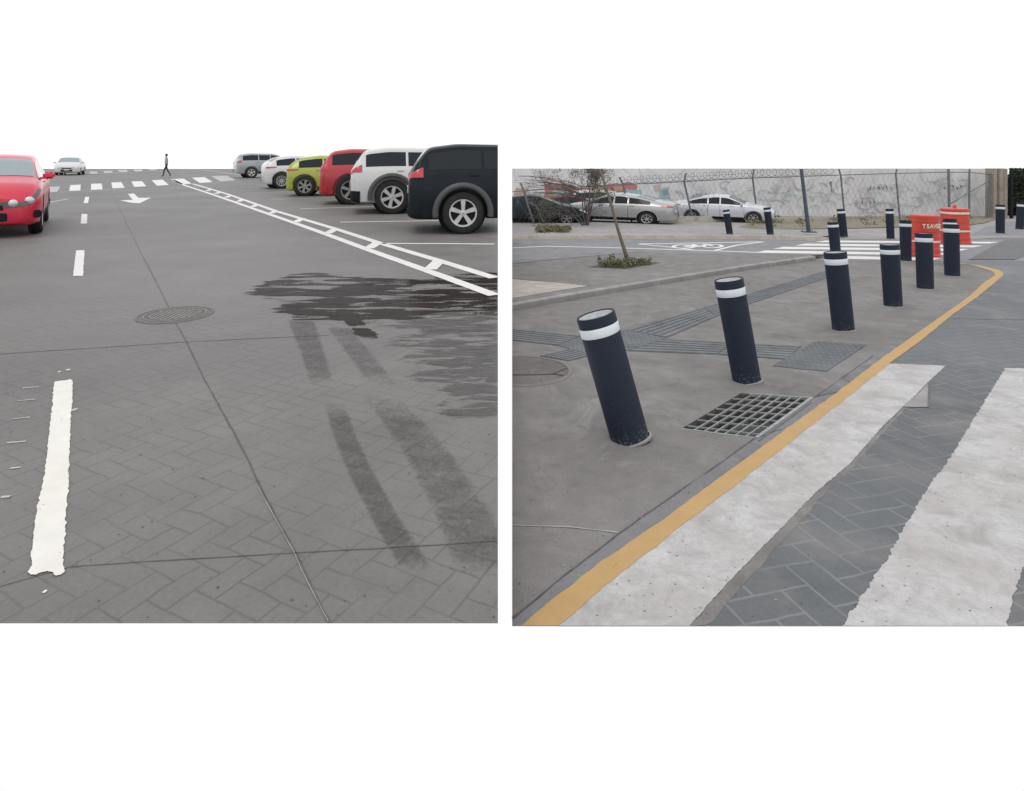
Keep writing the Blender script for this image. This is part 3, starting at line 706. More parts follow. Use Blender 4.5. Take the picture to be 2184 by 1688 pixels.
# ---------------------------------------------------------------- RIGHT STREET
GR = [(1579.5, 839), (1732, 849), (1613.5, 935), (1452.5, 915)]      # pavement drain
gp = [gr(*p) for p in GR]
bm = bmesh.new()
outer = [bm.verts.new(gr(*p)) for p in [(1092.3, 1336), (4200, 1336), (4200, 452), (1092.3, 452)]]
inner = [bm.verts.new(p) for p in gp]
es = [bm.edges.new((L_[i], L_[(i+1) % 4])) for L_ in (outer, inner) for i in range(4)]
bmesh.ops.triangle_fill(bm, use_beauty=True, use_dissolve=False, edges=es)
for f in list(bm.faces):
    c0 = f.calc_center_median()
    if all(v in inner for v in f.verts): bm.faces.remove(f)
struct('pavement', bm, M['walk'])
YR = [(1189, 1337.4), (1256, 1281), (1323, 1226), (1398, 1168), (1470, 1111), (1550, 1050), (1627, 991), (1706, 928), (1786, 865), (1898, 776), (1970, 723), (2037, 668), (2085, 634), (2118, 607), (2141, 587), (2138, 581), (2128, 576), (2088, 566.5), (2047, 563)]
YL = [(1110, 1337.4), (1180, 1281), (1247, 1226), (1330, 1168), (1412, 1111), (1495, 1050), (1573, 993), (1680, 915), (1786, 837.6), (1874, 770), (1950, 716), (2018, 668), (2066, 634), (2098, 604), (2122, 588), (2120, 582), (2110, 577), (2080, 568), (2047, 560.5)]
bm = bmesh.new(); poly(bm, [gr(*p) for p in YR]+[gr(2047, 557), gr(4200, 557), gr(4200, 1336.9)], .0015); struct('road', bm, M['road'])
# far road
bm = bmesh.new(); poly(bm, [gr(*p) for p in [(1092.3, 660), (1092.3, 509), (1640, 510), (2066, 512), (4200, 514), (4200, 557), (1760, 557), (1700, 552)]], .0025); struct('far_road', bm, M['asph'])
def rsheet(name, pts, m, dz, h=0, amp=0, step=.1):
    bm = bmesh.new(); P_ = [gr(*p, h) for p in pts]
    if amp: rough_poly(bm, P_, dz, step, amp)
    else: poly(bm, P_, dz)
    return struct(name, bm, m)
def rrib(name, pts, w, m, dz=.006, h=0, amp=.006):
    bm = bmesh.new(); ribbon(bm, [gr(*p, h) for p in pts], w, dz, amp); return struct(name, bm, m)
# yellow edge
bm = bmesh.new()
def dens(P_):
    out = []
    for a, b in zip(P_, P_[1:]):
        k = 14
        for j in range(k): out.append(Vector(a).lerp(Vector(b), j/k))
    out.append(Vector(P_[-1])); return out
ya, yb = dens([gr(*p) for p in YL]), dens([gr(*p) for p in YR])
va = [bm.verts.new(p+Vector((noise.noise(p*11)*.009, noise.noise(p*11+Vector((3, 1, 0)))*.006, .0045))) for p in ya]
vb = [bm.verts.new(p+Vector((noise.noise(p*13)*.010+noise.noise(p*40)*.004, 0, .0045))) for p in yb]
for i in range(len(va)-1): bm.faces.new((va[i], va[i+1], vb[i+1], vb[i]))
struct('yellow_edge_marking', bm, M['yellow'])
# smooth cement band beside it
KB = [(1058, 1340), (1093, 1321), (1205, 1228), (1319, 1141), (1411, 1075), (1528, 994), (1650, 908), (1770, 826), (1862, 760), (1940, 706), (2010, 664)]
bm = bmesh.new(); P1 = [gr(*p) for p in KB if p[0] > 1092]; P2 = [gr(*p) for p in [(1112, 1336), (1247, 1228), (1334, 1168), (1414, 1111), (1497, 1050), (1680, 915), (1786, 838), (1876, 770), (1950, 716), (2018, 668)]]
poly(bm, [gr(1092.5, 1336)]+P1+list(reversed(P2)), .001); struct('kerb_band', bm, concrete('grey_cement_band', (0.17, 0.166, 0.168), (0.215, 0.21, 0.212)))
rrib('expansion_joint', [(1093, 1321), (1205, 1228), (1319, 1141), (1411, 1075), (1528, 994), (1650, 908), (1770, 826), (1862, 760)], .006, M['joint'], .004)
rrib('expansion_joint', [(1093, 1122), (1220, 1126), (1280, 1133), (1319, 1138)], .006, M['jointpale'], .004)
rrib('expansion_joint', [(1735, 848), (1790, 836)], .008, M['joint'], .004)
rrib('expansion_joint', [(1615, 934), (1668, 916)], .008, M['joint'], .004)
rrib('expansion_joint', [(2027, 680), (2100, 682), (2184, 683), (2300, 684)], .012, M['joint'], .005)
# big crossing stripes
rsheet('crossing_stripe', [(1180, 1337.0)]+[(x-6, y) for x, y in YR[1:10]]+[(2017, 781), (1986, 810), (1940, 856), (1888, 905), (1851, 946), (1810, 993), (1743, 1048), (1653, 1141), (1600, 1195), (1534, 1263), (1470, 1337.0)], M['zebra'], .003, amp=.003, step=.008)
rsheet('crossing_stripe', [(2144, 786), (2108, 844), (2071, 905), (2017, 993), (1990, 1025), (1957, 1078), (1920, 1140), (1891, 1197), (1850, 1255), (1796, 1337.0), (2147, 1337.0), (2162, 1272), (2175, 1225), (2197, 1180), (2290, 1000), (2380, 790)], M['zebra'], .003, amp=.006, step=.008)
rsheet('cement_strip', [(1985, 812), (1851, 946), (1810, 993), (1743, 1048), (1653, 1141), (1534, 1263), (1470, 1337.5), (1510, 1337.5), (1562, 1276), (1672, 1152), (1752, 1064), (1830, 985), (1865, 946), (1940, 862)], M['walk'], .0024, amp=.008, step=.04)
rsheet('utility_patch', [(1960, 840), (1982, 816), (1980, 870), (1926, 869)], M['walk2'], .0028)
rrib('utility_patch_edge', [(1982, 816), (1980, 870), (1926, 870)], .012, M['iron'], .006)
# raised island with its kerb
IH = .085
near = [(1092.3, 649), (1256, 621), (1422, 594), (1596, 566), (1700, 552), (1739, 547.5)]
far = [(1762, 543), (1640, 541), (1500, 540), (1372, 537), (1230, 549), (1092.3, 563)]
bm = bmesh.new(); N_ = [gr(*p, IH) for p in near]; Fp = [gr(*p, IH) for p in far]
Nin = [p+Vector((.02, .10, -SL*.10)) for p in N_]
Nin[0].x = N_[0].x; Nin[-1] = N_[-1]+Vector((-.1, .1, 0))
poly(bm, [p+Vector((0, 0, 0)) for p in Nin]+Fp)
struct('traffic_island', bm, M['island'] if 'island' in M else M['walk'])
bm = bmesh.new(); prev = None
for p, q in zip(N_, Nin):
    h_ = min(1.0, 1.0)
    base = Vector((p.x, p.y-.03, zr(p.y-.03)))
    cur = [bm.verts.new(base), bm.verts.new(p+Vector((0, -.012, -.015))), bm.verts.new(p+Vector((0, .01, .002))), bm.verts.new(q+Vector((0, 0, .002)))]
    if prev:
        for k in range(3):
            f_ = bm.faces.new((prev[k], cur[k], cur[k+1], prev[k+1])); f_.material_index = 0 if k == 0 else 1
    prev = cur
struct('kerb', bm, [M['walk'], M['kerb']], smooth=True, angle=40)
bm = bmesh.new(); bb = [bm.verts.new(p) for p in Fp]+[]; bl = [bm.verts.new(Vector((p.x, p.y+.01, zr(p.y)))) for p in Fp]
for i in range(len(Fp)-1): bm.faces.new((bb[i], bb[i+1], bl[i+1], bl[i]))
struct('kerb', bm, M['kerb'])
rsheet('tan_paving', [(1092.3, 596), (1180, 603), (1258, 610), (1160, 626), (1092.3, 637)], M['tan'], .004, IH)
rrib('expansion_joint', [(1093, 595), (1180, 602.5), (1258, 610)], .03, M['joint'], .006, IH)
# far road markings
rrib('road_line', [(1093, 529.5), (1166, 526), (1300, 529), (1534, 536), (1640, 540)], .10, M['line'])
rrib('road_line', [(1362, 521), (1430, 528), (1480, 534)], .10, M['line'])
rrib('road_line', [(1362, 521), (1500, 519), (1628, 516.5)], .10, M['line'])
rrib('road_line', [(1628, 516.5), (1570, 524), (1525, 535)], .10, M['line'])
# cycle symbol
def ringpts(cx, cy, rx, ry, n=14): return [(cx+rx*math.cos(2*math.pi*k/n), cy+ry*math.sin(2*math.pi*k/n)) for k in range(n+1)]
bm = bmesh.new()
for P_ in (ringpts(1458, 526.5, 22, 3.8), ringpts(1520, 525.5, 20, 3.6), [(1458, 526.5), (1480, 523), (1508, 522.6), (1488, 527), (1458, 526.5)], [(1488, 527), (1478, 521.5)], [(1520, 525.5), (1505, 521.3), (1498, 520.8)]):
    ribbon(bm, [gr(*p) for p in P_], .11, .006)
struct('cycle_symbol', bm, M['line'])
for (xa, ya_, xb, yb_) in ((1752, 515.5, 2123, 518.5), (1709, 522.5, 2090, 526.5), (1663, 529.5, 2060, 534), (1624, 537.5, 2016, 543.5), (1760, 549, 2000, 554)):
    th = 3.6+(ya_-515)*.06
    rsheet('far_crossing_stripe', [(xa-14, ya_+th/2), (xa+8, ya_-th/2), ((xa+xb)/2, (ya_+yb_)/2-th/2), (xb+8, yb_-th/2), (xb-14, yb_+th/2), ((xa+xb)/2-8, (ya_+yb_)/2+th/2)], M['line'], .006)
# far footpath with tan kerb
FH = .115
fe = [(1092.3, 502.5), (1300, 502), (1500, 502.5), (1640, 503), (1745, 506)]
bm = bmesh.new(); FPn = [gr(*p, FH) for p in fe]
poly(bm, FPn+[gr(1800, 500, .006), gr(1800, 455, .006), gr(1092.3, 455, FH)]); struct('footpath', bm, M['walk2'])
bm = bmesh.new(); prev = None
for p in FPn+[gr(1800, 510, .006)]:
    q = Vector((p.x, p.y-.04, zr(p.y-.04)))
    cur = [bm.verts.new(q), bm.verts.new(p+Vector((0, -.01, .003))), bm.verts.new(p+Vector((0, .22, .003-SL*.22)))]
    if prev:
        for k in range(2): bm.faces.new((prev[k], cur[k], cur[k+1], prev[k+1]))
    prev = cur
struct('kerb', bm, M['kerbtan'])
rsheet('footpath', [(1801, 511), (2066, 512.5), (2120, 508), (4200, 508), (4200, 455), (1801, 455)], M['walk2'], .006)
rsheet('side_lane', [(2069, 503), (4200, 501), (4200, 474), (2150, 474), (2100, 486)], M['asph'], .010)
DH = FH+.01
rsheet('dirt_verge', [(1560, 489), (1700, 489.5), (1880, 486), (1990, 484), (2060, 482), (2100, 476), (2125, 468), (2125, 458), (1560, 458)], M['dirt'], .010, .02, amp=.05, step=.5)
# plain dark line drawn along the far edge of the island
rrib('expansion_joint', [(1093, 563), (1230, 549.5), (1372, 537)], .05, M['tact'], .004, IH)

# tactile strips
def bil(q, u, v): a, b, c_, d = q; return a.lerp(b, u).lerp(d.lerp(c_, u), v)
def strip(q, n, long=True, segs=1):
    P_ = [gr(*p) for p in q]; root = bmesh.new(); poly(root, P_, .0035)
    o = struct('tactile_paving', root, M['tact'])
    b = bmesh.new()
    for i in range(n):
        v0, v1 = (i+.28)/n, (i+.72)/n
        for s_ in range(segs):
            u0, u1 = (s_+.01)/segs, (s_+.985)/segs
            pts = [bil(P_, u0, v0), bil(P_, u1, v0), bil(P_, u1, v1), bil(P_, u0, v1)]
            lo_ = [b.verts.new(p+Vector((0, 0, .0036))) for p in pts]; cc = sum(pts, Vector())/4
            hi_ = [b.verts.new(p.lerp(bil(P_, (u0+u1)/2, (v0+v1)/2), 0)+Vector((0, 0, .009))) for p in pts]
            b.faces.new(hi_)
            for k in range(4): b.faces.new((lo_[k], lo_[(k+1) % 4], hi_[(k+1) % 4], hi_[k]))
    r_ = build('raised_bars', b, M['tact2'], o); return o
def dots(q, nu, nv):
    P_ = [gr(*p) for p in q]; bm = bmesh.new(); poly(bm, P_, .0038); o = struct('tactile_paving', bm, M['tact'])
    b = bmesh.new(); r0 = min((P_[1]-P_[0]).length/nu, (P_[3]-P_[0]).length/nv)*.30
    for i in range(nu):
        for j in range(nv):
            p = bil(P_, (i+.5)/nu, (j+.5)/nv); T = [Vector((math.cos(a), math.sin(a), 0)) for a in [k*math.pi/3 for k in range(6)]]
            lo_ = [b.verts.new(p+t_*r0+Vector((0, 0, .004))) for t_ in T]; hi_ = [b.verts.new(p+t_*r0*.7+Vector((0, 0, .009))) for t_ in T]
            b.faces.new(hi_)
            for k in range(6): b.faces.new((lo_[k], lo_[(k+1) % 6], hi_[(k+1) % 6], hi_[k]))
    build('raised_dots', b, M['tact2'], o)
strip([(1092.5, 702), (1240, 716.5), (1190, 738), (1092.5, 727)], 6, segs=3)
dots([(1240, 717), (1331, 705), (1424, 722), (1338, 749)], 9, 8)
dots([(1190, 738), (1240, 717), (1338, 749), (1262, 757)], 6, 8)
strip([(1150, 760), (1262, 733), (1318, 745), (1213, 771)], 6, segs=2)
strip([(1331, 705), (1545, 643), (1558, 663), (1424, 721)], 6, segs=4)
strip([(1545, 643), (1759, 578), (1766, 593), (1558, 663)], 6, segs=6)
strip([(1424, 722.5), (1566, 731.5), (1528, 757), (1338, 749.5)], 6, segs=1)
strip([(1568, 731.6), (1710, 739), (1678, 768), (1530, 757.2)], 6, segs=1)
dots([(1739, 729), (1849, 736), (1762.6, 793.5), (1647, 781.6)], 9, 10)

# pavement drain grate
def grate():
    root = empty('drain_grate', sum(gp, Vector())/4); tag(root, 'rectangular steel bar grate over an open drain in front of the second bollard', 'drain grate')
    o_ = root.location.copy()
    def P(u, v): return bil(gp, u, v)-o_
    b = bmesh.new(); dp = Vector((0, 0, -.22)); c4 = [(0, 0), (1, 0), (1, 1), (0, 1)]
    for k in range(4):
        a, d = P(*c4[k]), P(*c4[(k+1) % 4]); vs_ = [b.verts.new(p) for p in (a, d, d+dp, a+dp)]; b.faces.new(vs_)
    build('drain_shaft', b, M['pitwall'] if 'pitwall' in M else M['iron'], root)
    b = bmesh.new(); b.faces.new([b.verts.new(P(*c)+dp) for c in c4]); build('drain_floor', b, M['pit'], root)
    def bar(b, a, c_, w, z0, z1):
        d = c_-a; n = Vector((-d.y, d.x, 0)).normalized()*w/2
        lo_ = [b.verts.new(p+Vector((0, 0, z0))) for p in (a-n, c_-n, c_+n, a+n)]; hi_ = [b.verts.new(p+Vector((0, 0, z1))) for p in (a-n, c_-n, c_+n, a+n)]
        b.faces.new(hi_); b.faces.new(list(reversed(lo_)))
        for k in range(4): b.faces.new((lo_[k], lo_[(k+1) % 4], hi_[(k+1) % 4], hi_[k]))
    b = bmesh.new()
    for i in range(1, 8):
        bar(b, P(i/7.3+.03, .0), P(i/7.3+.03, 1.0), .008, -.014, .000)
    build('long_bars', b, M['galv'], root)
    b = bmesh.new()
    for j in range(1, 7): bar(b, P(0.0, j/6.6), P(1, j/6.6), .007, -.012, -.002)
    build('cross_bars', b, M['galv'], root)
    b = bmesh.new(); bar(b, P(1.0, 0), P(1.0, 1), .022, -.02, .006); bar(b, P(.12, 0), P(1.0, 0), .012, -.02, .003); bar(b, P(0, 1), P(1, 1), .012, -.02, .003)
    build('frame', b, M['galv'], root)
    b = bmesh.new(); bar(b, P(1.07, .12), P(1.07, 1.05), .012, .001, .004); build('frame_gap', b, M['pit'], root)
grate()
# ribbed ramp grate far right
q = [gr(*p) for p in [(2066, 555), (2142, 513), (2250, 512), (2166, 555)]]
bm = bmesh.new(); poly(bm, q, .012); ro = struct('ribbed_ramp', bm, M['tact2'])
b = bmesh.new()
for i in range(8):
    u0, u1 = (i+.1)/8, (i+.62)/8
    v = [bil([q[0], q[1], q[2], q[3]], 0, 0)]
    a = q[0].lerp(q[3], u0); a2 = q[0].lerp(q[3], u1); c_ = q[1].lerp(q[2], u0); c2 = q[1].lerp(q[2], u1)
    vs_ = [b.verts.new(p+Vector((0, 0, .016))) for p in (a, a2, c2, c_)]; b.faces.new(vs_)
build('rubber_ribs', b, M['ramp'] if 'ramp' in M else M['iron'], ro)
manhole('manhole_cover', gr(1108, 790), .46, SL, 'large worn concrete manhole cover at the edge of the pavement left of the nearest bollard', clipx=.001, plain=True)

# ---------------------------------------------------------------- bollards
def bollard_proto():
    root = empty('bollard', (0, 0, 0))
    b = bmesh.new(); r = .118
    lathe(b, [(r*.97, -.08), (r*.97, 0), (r*.99, .5), (r*1.01, .845), (r*1.01, .848)], 40, caps=False); build('post', b, M['navy'], root, smooth=True, angle=40)
    b = bmesh.new(); lathe(b, [(r*1.012, .845), (r*1.022, .848), (r*1.022, .915), (r*1.012, .918)], 40, caps=False); build('reflective_band', b, M['band'], root, smooth=True, angle=40)
    b = bmesh.new(); lathe(b, [(r*1.01, .916), (r*1.012, .99), (r*1.0, 1.0), (r*.90, 1.0), (r*.89, .993)], 40, caps=False); build('rim', b, M['navy'], root, smooth=True, angle=35)
    b = bmesh.new(); lathe(b, [(r*.895, .98), (r*.895, .993)], 32); build('cap', b, M['captop'], root)
    b = bmesh.new()
    for k in range(40):
        a = 2*math.pi*k/40
    lathe(b, [(r*1.0, -.02), (r*1.11, .004), (r*1.0, .009), (r*.96, .009)], 40, caps=False)
    for v in b.verts:
        rr = math.hypot(v.co.x, v.co.y); k_ = 1+.10*noise.noise(v.co*14); v.co.x *= k_; v.co.y *= k_
    build('cement_collar', b, M['walk2'], root, smooth=True)
    return root
BL = [  # base x, y, top x, y, width, h of ground, label
 (1344, 936, 1270, 671, 84, 0, 'nearest navy bollard, leaning, in front of the worn round cover'),
 (1593, 812, 1554, 596, 60, 0, 'second navy bollard from the viewer, standing just behind the steel drain grate'),
 (1799, 703, 1781, 538, 45, 0, 'third navy bollard from the viewer, beside the far end of the dark tactile strip'),
 (1905, 653, 1897, 522, 37, 0, 'fourth navy bollard from the viewer, its white top band level with the far crosswalk'),
 (1973.5, 616, 1970, 498, 33, 0, 'navy bollard standing right in front of the lettered orange barrel'),
 (2031, 589, 2028.5, 479, 29.5, 0, 'navy bollard nearest the curve at the end of the yellow line'),
 (2027, 566, 2025.7, 467, 25, 0, 'navy bollard mostly hidden behind the one at the end of the yellow line'),
 (1932, 557, 1931, 470.5, 22.5, 0, 'navy bollard touching the left side of the lettered orange barrel'),
 (1783, 547, 1776, 473.5, 21.5, 0, 'navy bollard whose foot is hidden behind the third bollard'),
 (1800, 505.5, 1793, 446, 16, .02, 'slim far navy bollard just right of the tall dark pole, by the far crosswalk'),
 (1899.6, 510, 1897, 446, 15.5, .006, 'far navy bollard at the crosswalk end, left of the orange barrels'),
 (1643, 499.5, 1635.5, 443, 14.5, FH, 'far navy bollard on the footpath just left of the tall dark pole'),
 (1556.5, 499, 1548.5, 448, 14, FH, 'far navy bollard on the footpath in front of the white sedan'),
 (2133.4, 498.5, 2133.4, 437, 16.5, .006, 'far navy bollard in front of the beige pillar beside the lane'),
 (2174.5, 490, 2178.6, 432.5, 15, .006, 'navy bollard at the right edge under the dark foliage'),
]
proto = bollard_proto()
for i, (bx, by, tx, ty, w, h, lab) in enumerate(BL):
    o = proto if i == 0 else copy_tree(proto)
    P = gr(bx, by, h); T_ = at(tx, ty, P.y+.05); d = T_-P
    o.location = P; o.rotation_mode = 'QUATERNION'
    o.rotation_quaternion = d.to_track_quat('Z', 'Y')
    wr = w*P.y/F/.236
    o.scale = (wr, wr, d.length)
    tag(o, lab, 'bollard', 'navy bollards with white bands')

# ---------------------------------------------------------------- orange barrels
def barrel(name, bx, by, hpx, wpx, label, text, knob, h=.006, rz=0):
    P = gr(bx, by, h); k = P.y/F; H_ = hpx*k; w = wpx*k/2
    root = empty(name, P, rz); tag(root, label, 'traffic barrel', 'orange barrels by the crosswalk')
    def prof(t_): return w*(1.0-.10*t_) if t_ < .9 else w*.9
    def ring(b, z, r_, e=2.6, n=40):
        out = []
        for q_ in range(n):
            a = 2*math.pi*q_/n; c_, s_ = math.cos(a), math.sin(a)
            out.append(b.verts.new((r_*abs(c_)**(2/e)*(1 if c_ > 0 else -1), r_*.9*abs(s_)**(2/e)*(1 if s_ > 0 else -1), z)))
        return out
    zs = [(0, 1.05), (.05, 1.05), (.07, 1.0), (.2, 1), (.21, .97), (.33, .97), (.34, 1), (.5, 1), (.51, .97), (.6, .97), (.61, 1), (.76, 1), (.765, .96), (.82, .96), (.83, 1), (.93, 1), (.96, 1.02), (.99, .98), (1.0, .80)]
    b = bmesh.new(); rs = [ring(b, z*H_, prof(z)*m_) for z, m_ in zs]
    for r0, r1 in zip(rs, rs[1:]):
        for q_ in range(40): b.faces.new((r0[q_], r0[(q_+1) % 40], r1[(q_+1) % 40], r1[q_]))
    b.faces.new(rs[-1]); b.faces.new(list(reversed(rs[0])))
    build('drum', b, M['orange'], root, smooth=True, angle=35)
    for z0, z1 in (((.345, .395),) if text else ((.345, .395), (.84, .90))):
        b = bmesh.new(); r0, r1 = ring(b, z0*H_, prof(z0)*1.012), ring(b, z1*H_, prof(z1)*1.012)
        for q_ in range(40): b.faces.new((r0[q_], r0[(q_+1) % 40], r1[(q_+1) % 40], r1[q_]))
        build('reflective_band', b, M['bandcream'], root, smooth=True)
    if text:
        cu = bpy.data.curves.new('lettering', 'FONT'); cu.body = text; cu.size = H_*.14; cu.extrude = .002; cu.align_x = 'CENTER'; cu.offset = .006
        to = bpy.data.objects.new('t', cu); C.objects.link(to); bpy.context.view_layer.update()
        me = bpy.data.meshes.new_from_object(to.evaluated_get(bpy.context.evaluated_depsgraph_get())); bpy.data.objects.remove(to)
        me.materials.clear(); me.materials.append(M['bandcream']); o = bpy.data.objects.new('lettering', me); C.objects.link(o); o.parent = root
        mw = max(v.co.x for v in me.vertices)-min(v.co.x for v in me.vertices)
        o.scale = (w*1.35/mw, 1, 1)
        o.rotation_euler = (R(90), 0, 0); o.location = (0, -prof(.7)*.925, H_*.70)
    if knob:
        b = bmesh.new(); lathe(b, [(w*.14, H_*.99), (w*.13, H_*1.07), (w*.09, H_*1.09), (w*.02, H_*1.092)], 16); build('handle', b, M['orange'], root, smooth=True, angle=40)
    return root
barrel('traffic_barrel', 1971, 546, 88, 57, 'orange traffic barrel with pale lettering, the left and nearer of the two', 'T S.AVSE', False)
barrel('traffic_barrel', 2036, 519, 75, 55, 'orange traffic barrel with two cream bands and a top knob, the right of the two', None, True)

# ---------------------------------------------------------------- back wall, fence, pole
YW = 34.6
t = NT('graffiti_wall_plaster'); n1 = t.noise(.45, 6, .65, dist=1.2); n2 = t.noise(2.5, 7, .7, dist=.5); n3 = t.noise(12, 6, .7)
c = t.mix(t.ramp(n1, [(.35, 0.0), (.65, 1.0)]), (.54, .515, .50), (.66, .645, .64))
c = t.mix(t.ramp(n2, [(.5, 0.0), (.72, .4)]), c, (.46, .48, .48)); c = t.mix(t.ramp(t.noise(1.1, 5, .6), [(.52, 0.0), (.62, .35)]), c, (.50, .56, .56))
lines = t.new('ShaderNodeTexWave'); lines.inputs['Scale'].default_value = .35; lines.inputs['Distortion'].default_value = 14; lines.inputs['Detail'].default_value = 2.5; lines.inputs['Detail Scale'].default_value = 1.2
t.link(t.mp((1, 1, 1.4)), lines.inputs[0]); c = t.mix(t.ramp(lines.outputs[1], [(.0, .28), (.07, 0.0)]), c, (.25, .26, .27))
c = t.mix(t.ramp(n3, [(.3, .25), (.5, 0.0)]), c, (.2, .19, .18)); t.set(c, .9, spec=.2); t.bump(n3, .3, .02); M['wall'] = t.m
wt = at(1092, 360, YW).z; wb = zr(YW)-.3
wroot = empty('graffiti_wall', (0, YW, 0)); tag(wroot, 'long pale plastered wall covered in faded graffiti behind the fence and parked cars', 'wall')
b = bmesh.new(); x1 = at(2122, 400, YW).x; box(b, (x1/2, .15, (wt+wb)/2), (x1, .3, wt-wb)); build('plaster', b, M['wall'], wroot)
def gcol(n_, c_): return paint_mat('graffiti_'+n_, c_, .25, (.45, .43, .42), sc=1.2, dirt=.6)
GC = {k: gcol(k, v) for k, v in (('red', (.47, .16, .17)), ('cyan', (.31, .46, .46)), ('green', (.26, .33, .15)), ('orange', (.5, .32, .22)), ('pink', (.56, .42, .42)), ('blue', (.24, .31, .38)), ('dark', (.13, .16, .18)), ('grey', (.27, .28, .29)), ('pale', (.6, .63, .63)), ('fade', (.46, .455, .46)), ('fadeb', (.42, .48, .52)), ('fadec', (.44, .53, .51)))}
gi = 0
def wblob(pts, k):
    global gi; gi += 1
    P_ = [at(x, y, YW-.004-.0015*gi)-Vector((0, YW, 0)) for x, y in pts]
    b = bmesh.new(); out = []
    for i in range(len(P_)):
        a, d = P_[i], P_[(i+1) % len(P_)]
        for j in range(5):
            p = a.lerp(d, j/5); out.append(b.verts.new(p+Vector((noise.noise(p*4)*.12, 0, noise.noise(p*4+Vector((7, 0, 0)))*.10))))
    b.faces.new(out); build('graffiti', b, GC[k], wroot)
def wstroke(pts, k, w):
    global gi; gi += 1
    P_ = [at(x, y, YW-.004-.0015*gi)-Vector((0, YW, 0)) for x, y in pts]; b = bmesh.new(); L_ = []
    for i, p in enumerate(P_):
        d = P_[min(i+1, len(P_)-1)]-P_[max(i-1, 0)]; n = Vector((d.z, 0, -d.x)).normalized()*w/2
        L_.append((b.verts.new(p+n), b.verts.new(p-n)))
    for a, d in zip(L_, L_[1:]): b.faces.new((a[0], a[1], d[1], d[0]))
    build('graffiti', b, GC[k], wroot)
wblob([(1160, 395), (1200, 393), (1225, 402), (1300, 395), (1300, 428), (1165, 430)], 'red')
wblob([(1180, 406), (1210, 406), (1222, 420), (1205, 430), (1178, 428)], 'cyan')
wblob([(1172, 410), (1180, 408), (1182, 424), (1174, 424)], 'green')
wblob([(1256, 402), (1290, 402), (1292, 424), (1254, 424)], 'green'); wblob([(1258, 398), (1300, 396), (1298, 408), (1258, 410)], 'orange')
wblob([(1295, 392), (1345, 390), (1362, 396), (1358, 410), (1300, 412)], 'red'); wblob([(1305, 396), (1330, 396), (1328, 408), (1308, 408)], 'orange')
wblob([(1290, 412), (1375, 408), (1372, 426), (1290, 428)], 'blue'); wblob([(1335, 404), (1368, 405), (1366, 418), (1338, 417)], 'cyan')
wblob([(1366, 395), (1384, 395), (1386, 424), (1370, 424)], 'pale'); wblob([(1392, 398), (1410, 394), (1414, 402), (1396, 410)], 'pink')
wblob([(1405, 402), (1426, 400), (1430, 426), (1408, 426)], 'cyan'); wblob([(1412, 406), (1424, 404), (1424, 418), (1412, 418)], 'blue')
wblob([(1100, 402), (1125, 402), (1122, 425), (1096, 425)], 'orange')
wblob([(1770, 385), (1773, 385), (1776, 410), (1773, 410)], 'dark')
rg = random.Random(5)
for k in range(75):
    cx, cy = rg.uniform(1440, 2090), rg.uniform(385, 445); r_ = rg.uniform(6, 24); a0 = rg.uniform(0, 6.28); sp_a = rg.uniform(1.2, 4.5); e = rg.uniform(.4, .9)
    wstroke([(cx+r_*math.cos(a0+sp_a*j/12), min(454, max(366, cy+r_*e*math.sin(a0+sp_a*j/12)))) for j in range(13)], rg.choice(['fade', 'fade', 'fadeb', 'fadec', 'pink', 'fade']), rg.uniform(.025, .055))
for (x0, y0, n_, col) in ((1478, 418, 5, 'blue'), (1855, 402, 6, 'blue'), (1828, 434, 5, 'grey'), (2015, 400, 5, 'dark')):
    for j in range(n_):
        cx = x0+j*9; sg = [(cx+rg.uniform(-3, 4), y0+rg.uniform(-6, 5)) for _ in range(5)]; wstroke(sg, col, .045)

fenceroot = empty('wire_fence', (0, 0, 0)); tag(fenceroot, 'tall steel post fence topped with razor wire coils in front of the graffiti wall', 'fence')
def fY(px): return 26+7.2*(px-1100)/1012
def post(pts, w, m='postgrey'):
    Y = fY(pts[-1][0]); b = bmesh.new(); P_ = [at(x, y, Y) for x, y in pts]; tube(b, P_, w*Y/F/2, 8); build('post', b, M[m], fenceroot, smooth=True, angle=50)
def fb(px): return 400+F*1.6/fY(px)
post([(1110, 391), (1118.7, 411), (1126, 438), (1141, fb(1141))], 4.2)
post([(1128, 432), (1144, 441), (1163, fb(1160))], 3.6)
post([(1321, 378), (1328.5, 393.5), (1342, 454.5), (1349, fb(1349))], 4)
post([(1463, 369.7), (1459, 387.5), (1477, 468), (1480, fb(1480))], 4)
post([(1608, 361.5), (1605, 380), (1615.5, 462), (1618, fb(1618))], 4)
post([(1789, 361), (1793, 373.5), (1800, 446), (1802, fb(1800))], 3.6)
post([(1913, 361), (1910.4, 370.7), (1918, 454), (1919, fb(1919))], 3.6)
post([(2023, 361), (2023, 368), (2024.5, 439), (2025, fb(2025))], 5)
post([(2068, 361), (2067.4, 369), (2067, fb(2067))], 3.8)
post([(2112, 370), (2109.5, 420), (2107.7, fb(2110))], 5.5)
post([(2119, 361), (2120, fb(2112)+1)], 3.2)
def wirep(nm, pts, w, dy=0, par=None):
    b = bmesh.new(); tube(b, [at(x, y, fY(x)+dy) for x, y in pts], w, 6); return build(nm, b, M['postgrey'], par or fenceroot, smooth=True)
wirep('top_rail', [(1093, 409), (1110, 407.6), (1217, 400), (1328, 394), (1408, 390.5), (1460, 387.5), (1606, 380), (1700, 377), (1793, 373.8), (1895, 370.7), (2020, 367.8), (2069, 368.4), (2090, 370), (2112, 373)], .024)
wirep('brace', [(2112, 384.6), (2072, 408), (2028.5, 434.6)], .022)
P_ = []
x = 1325.0
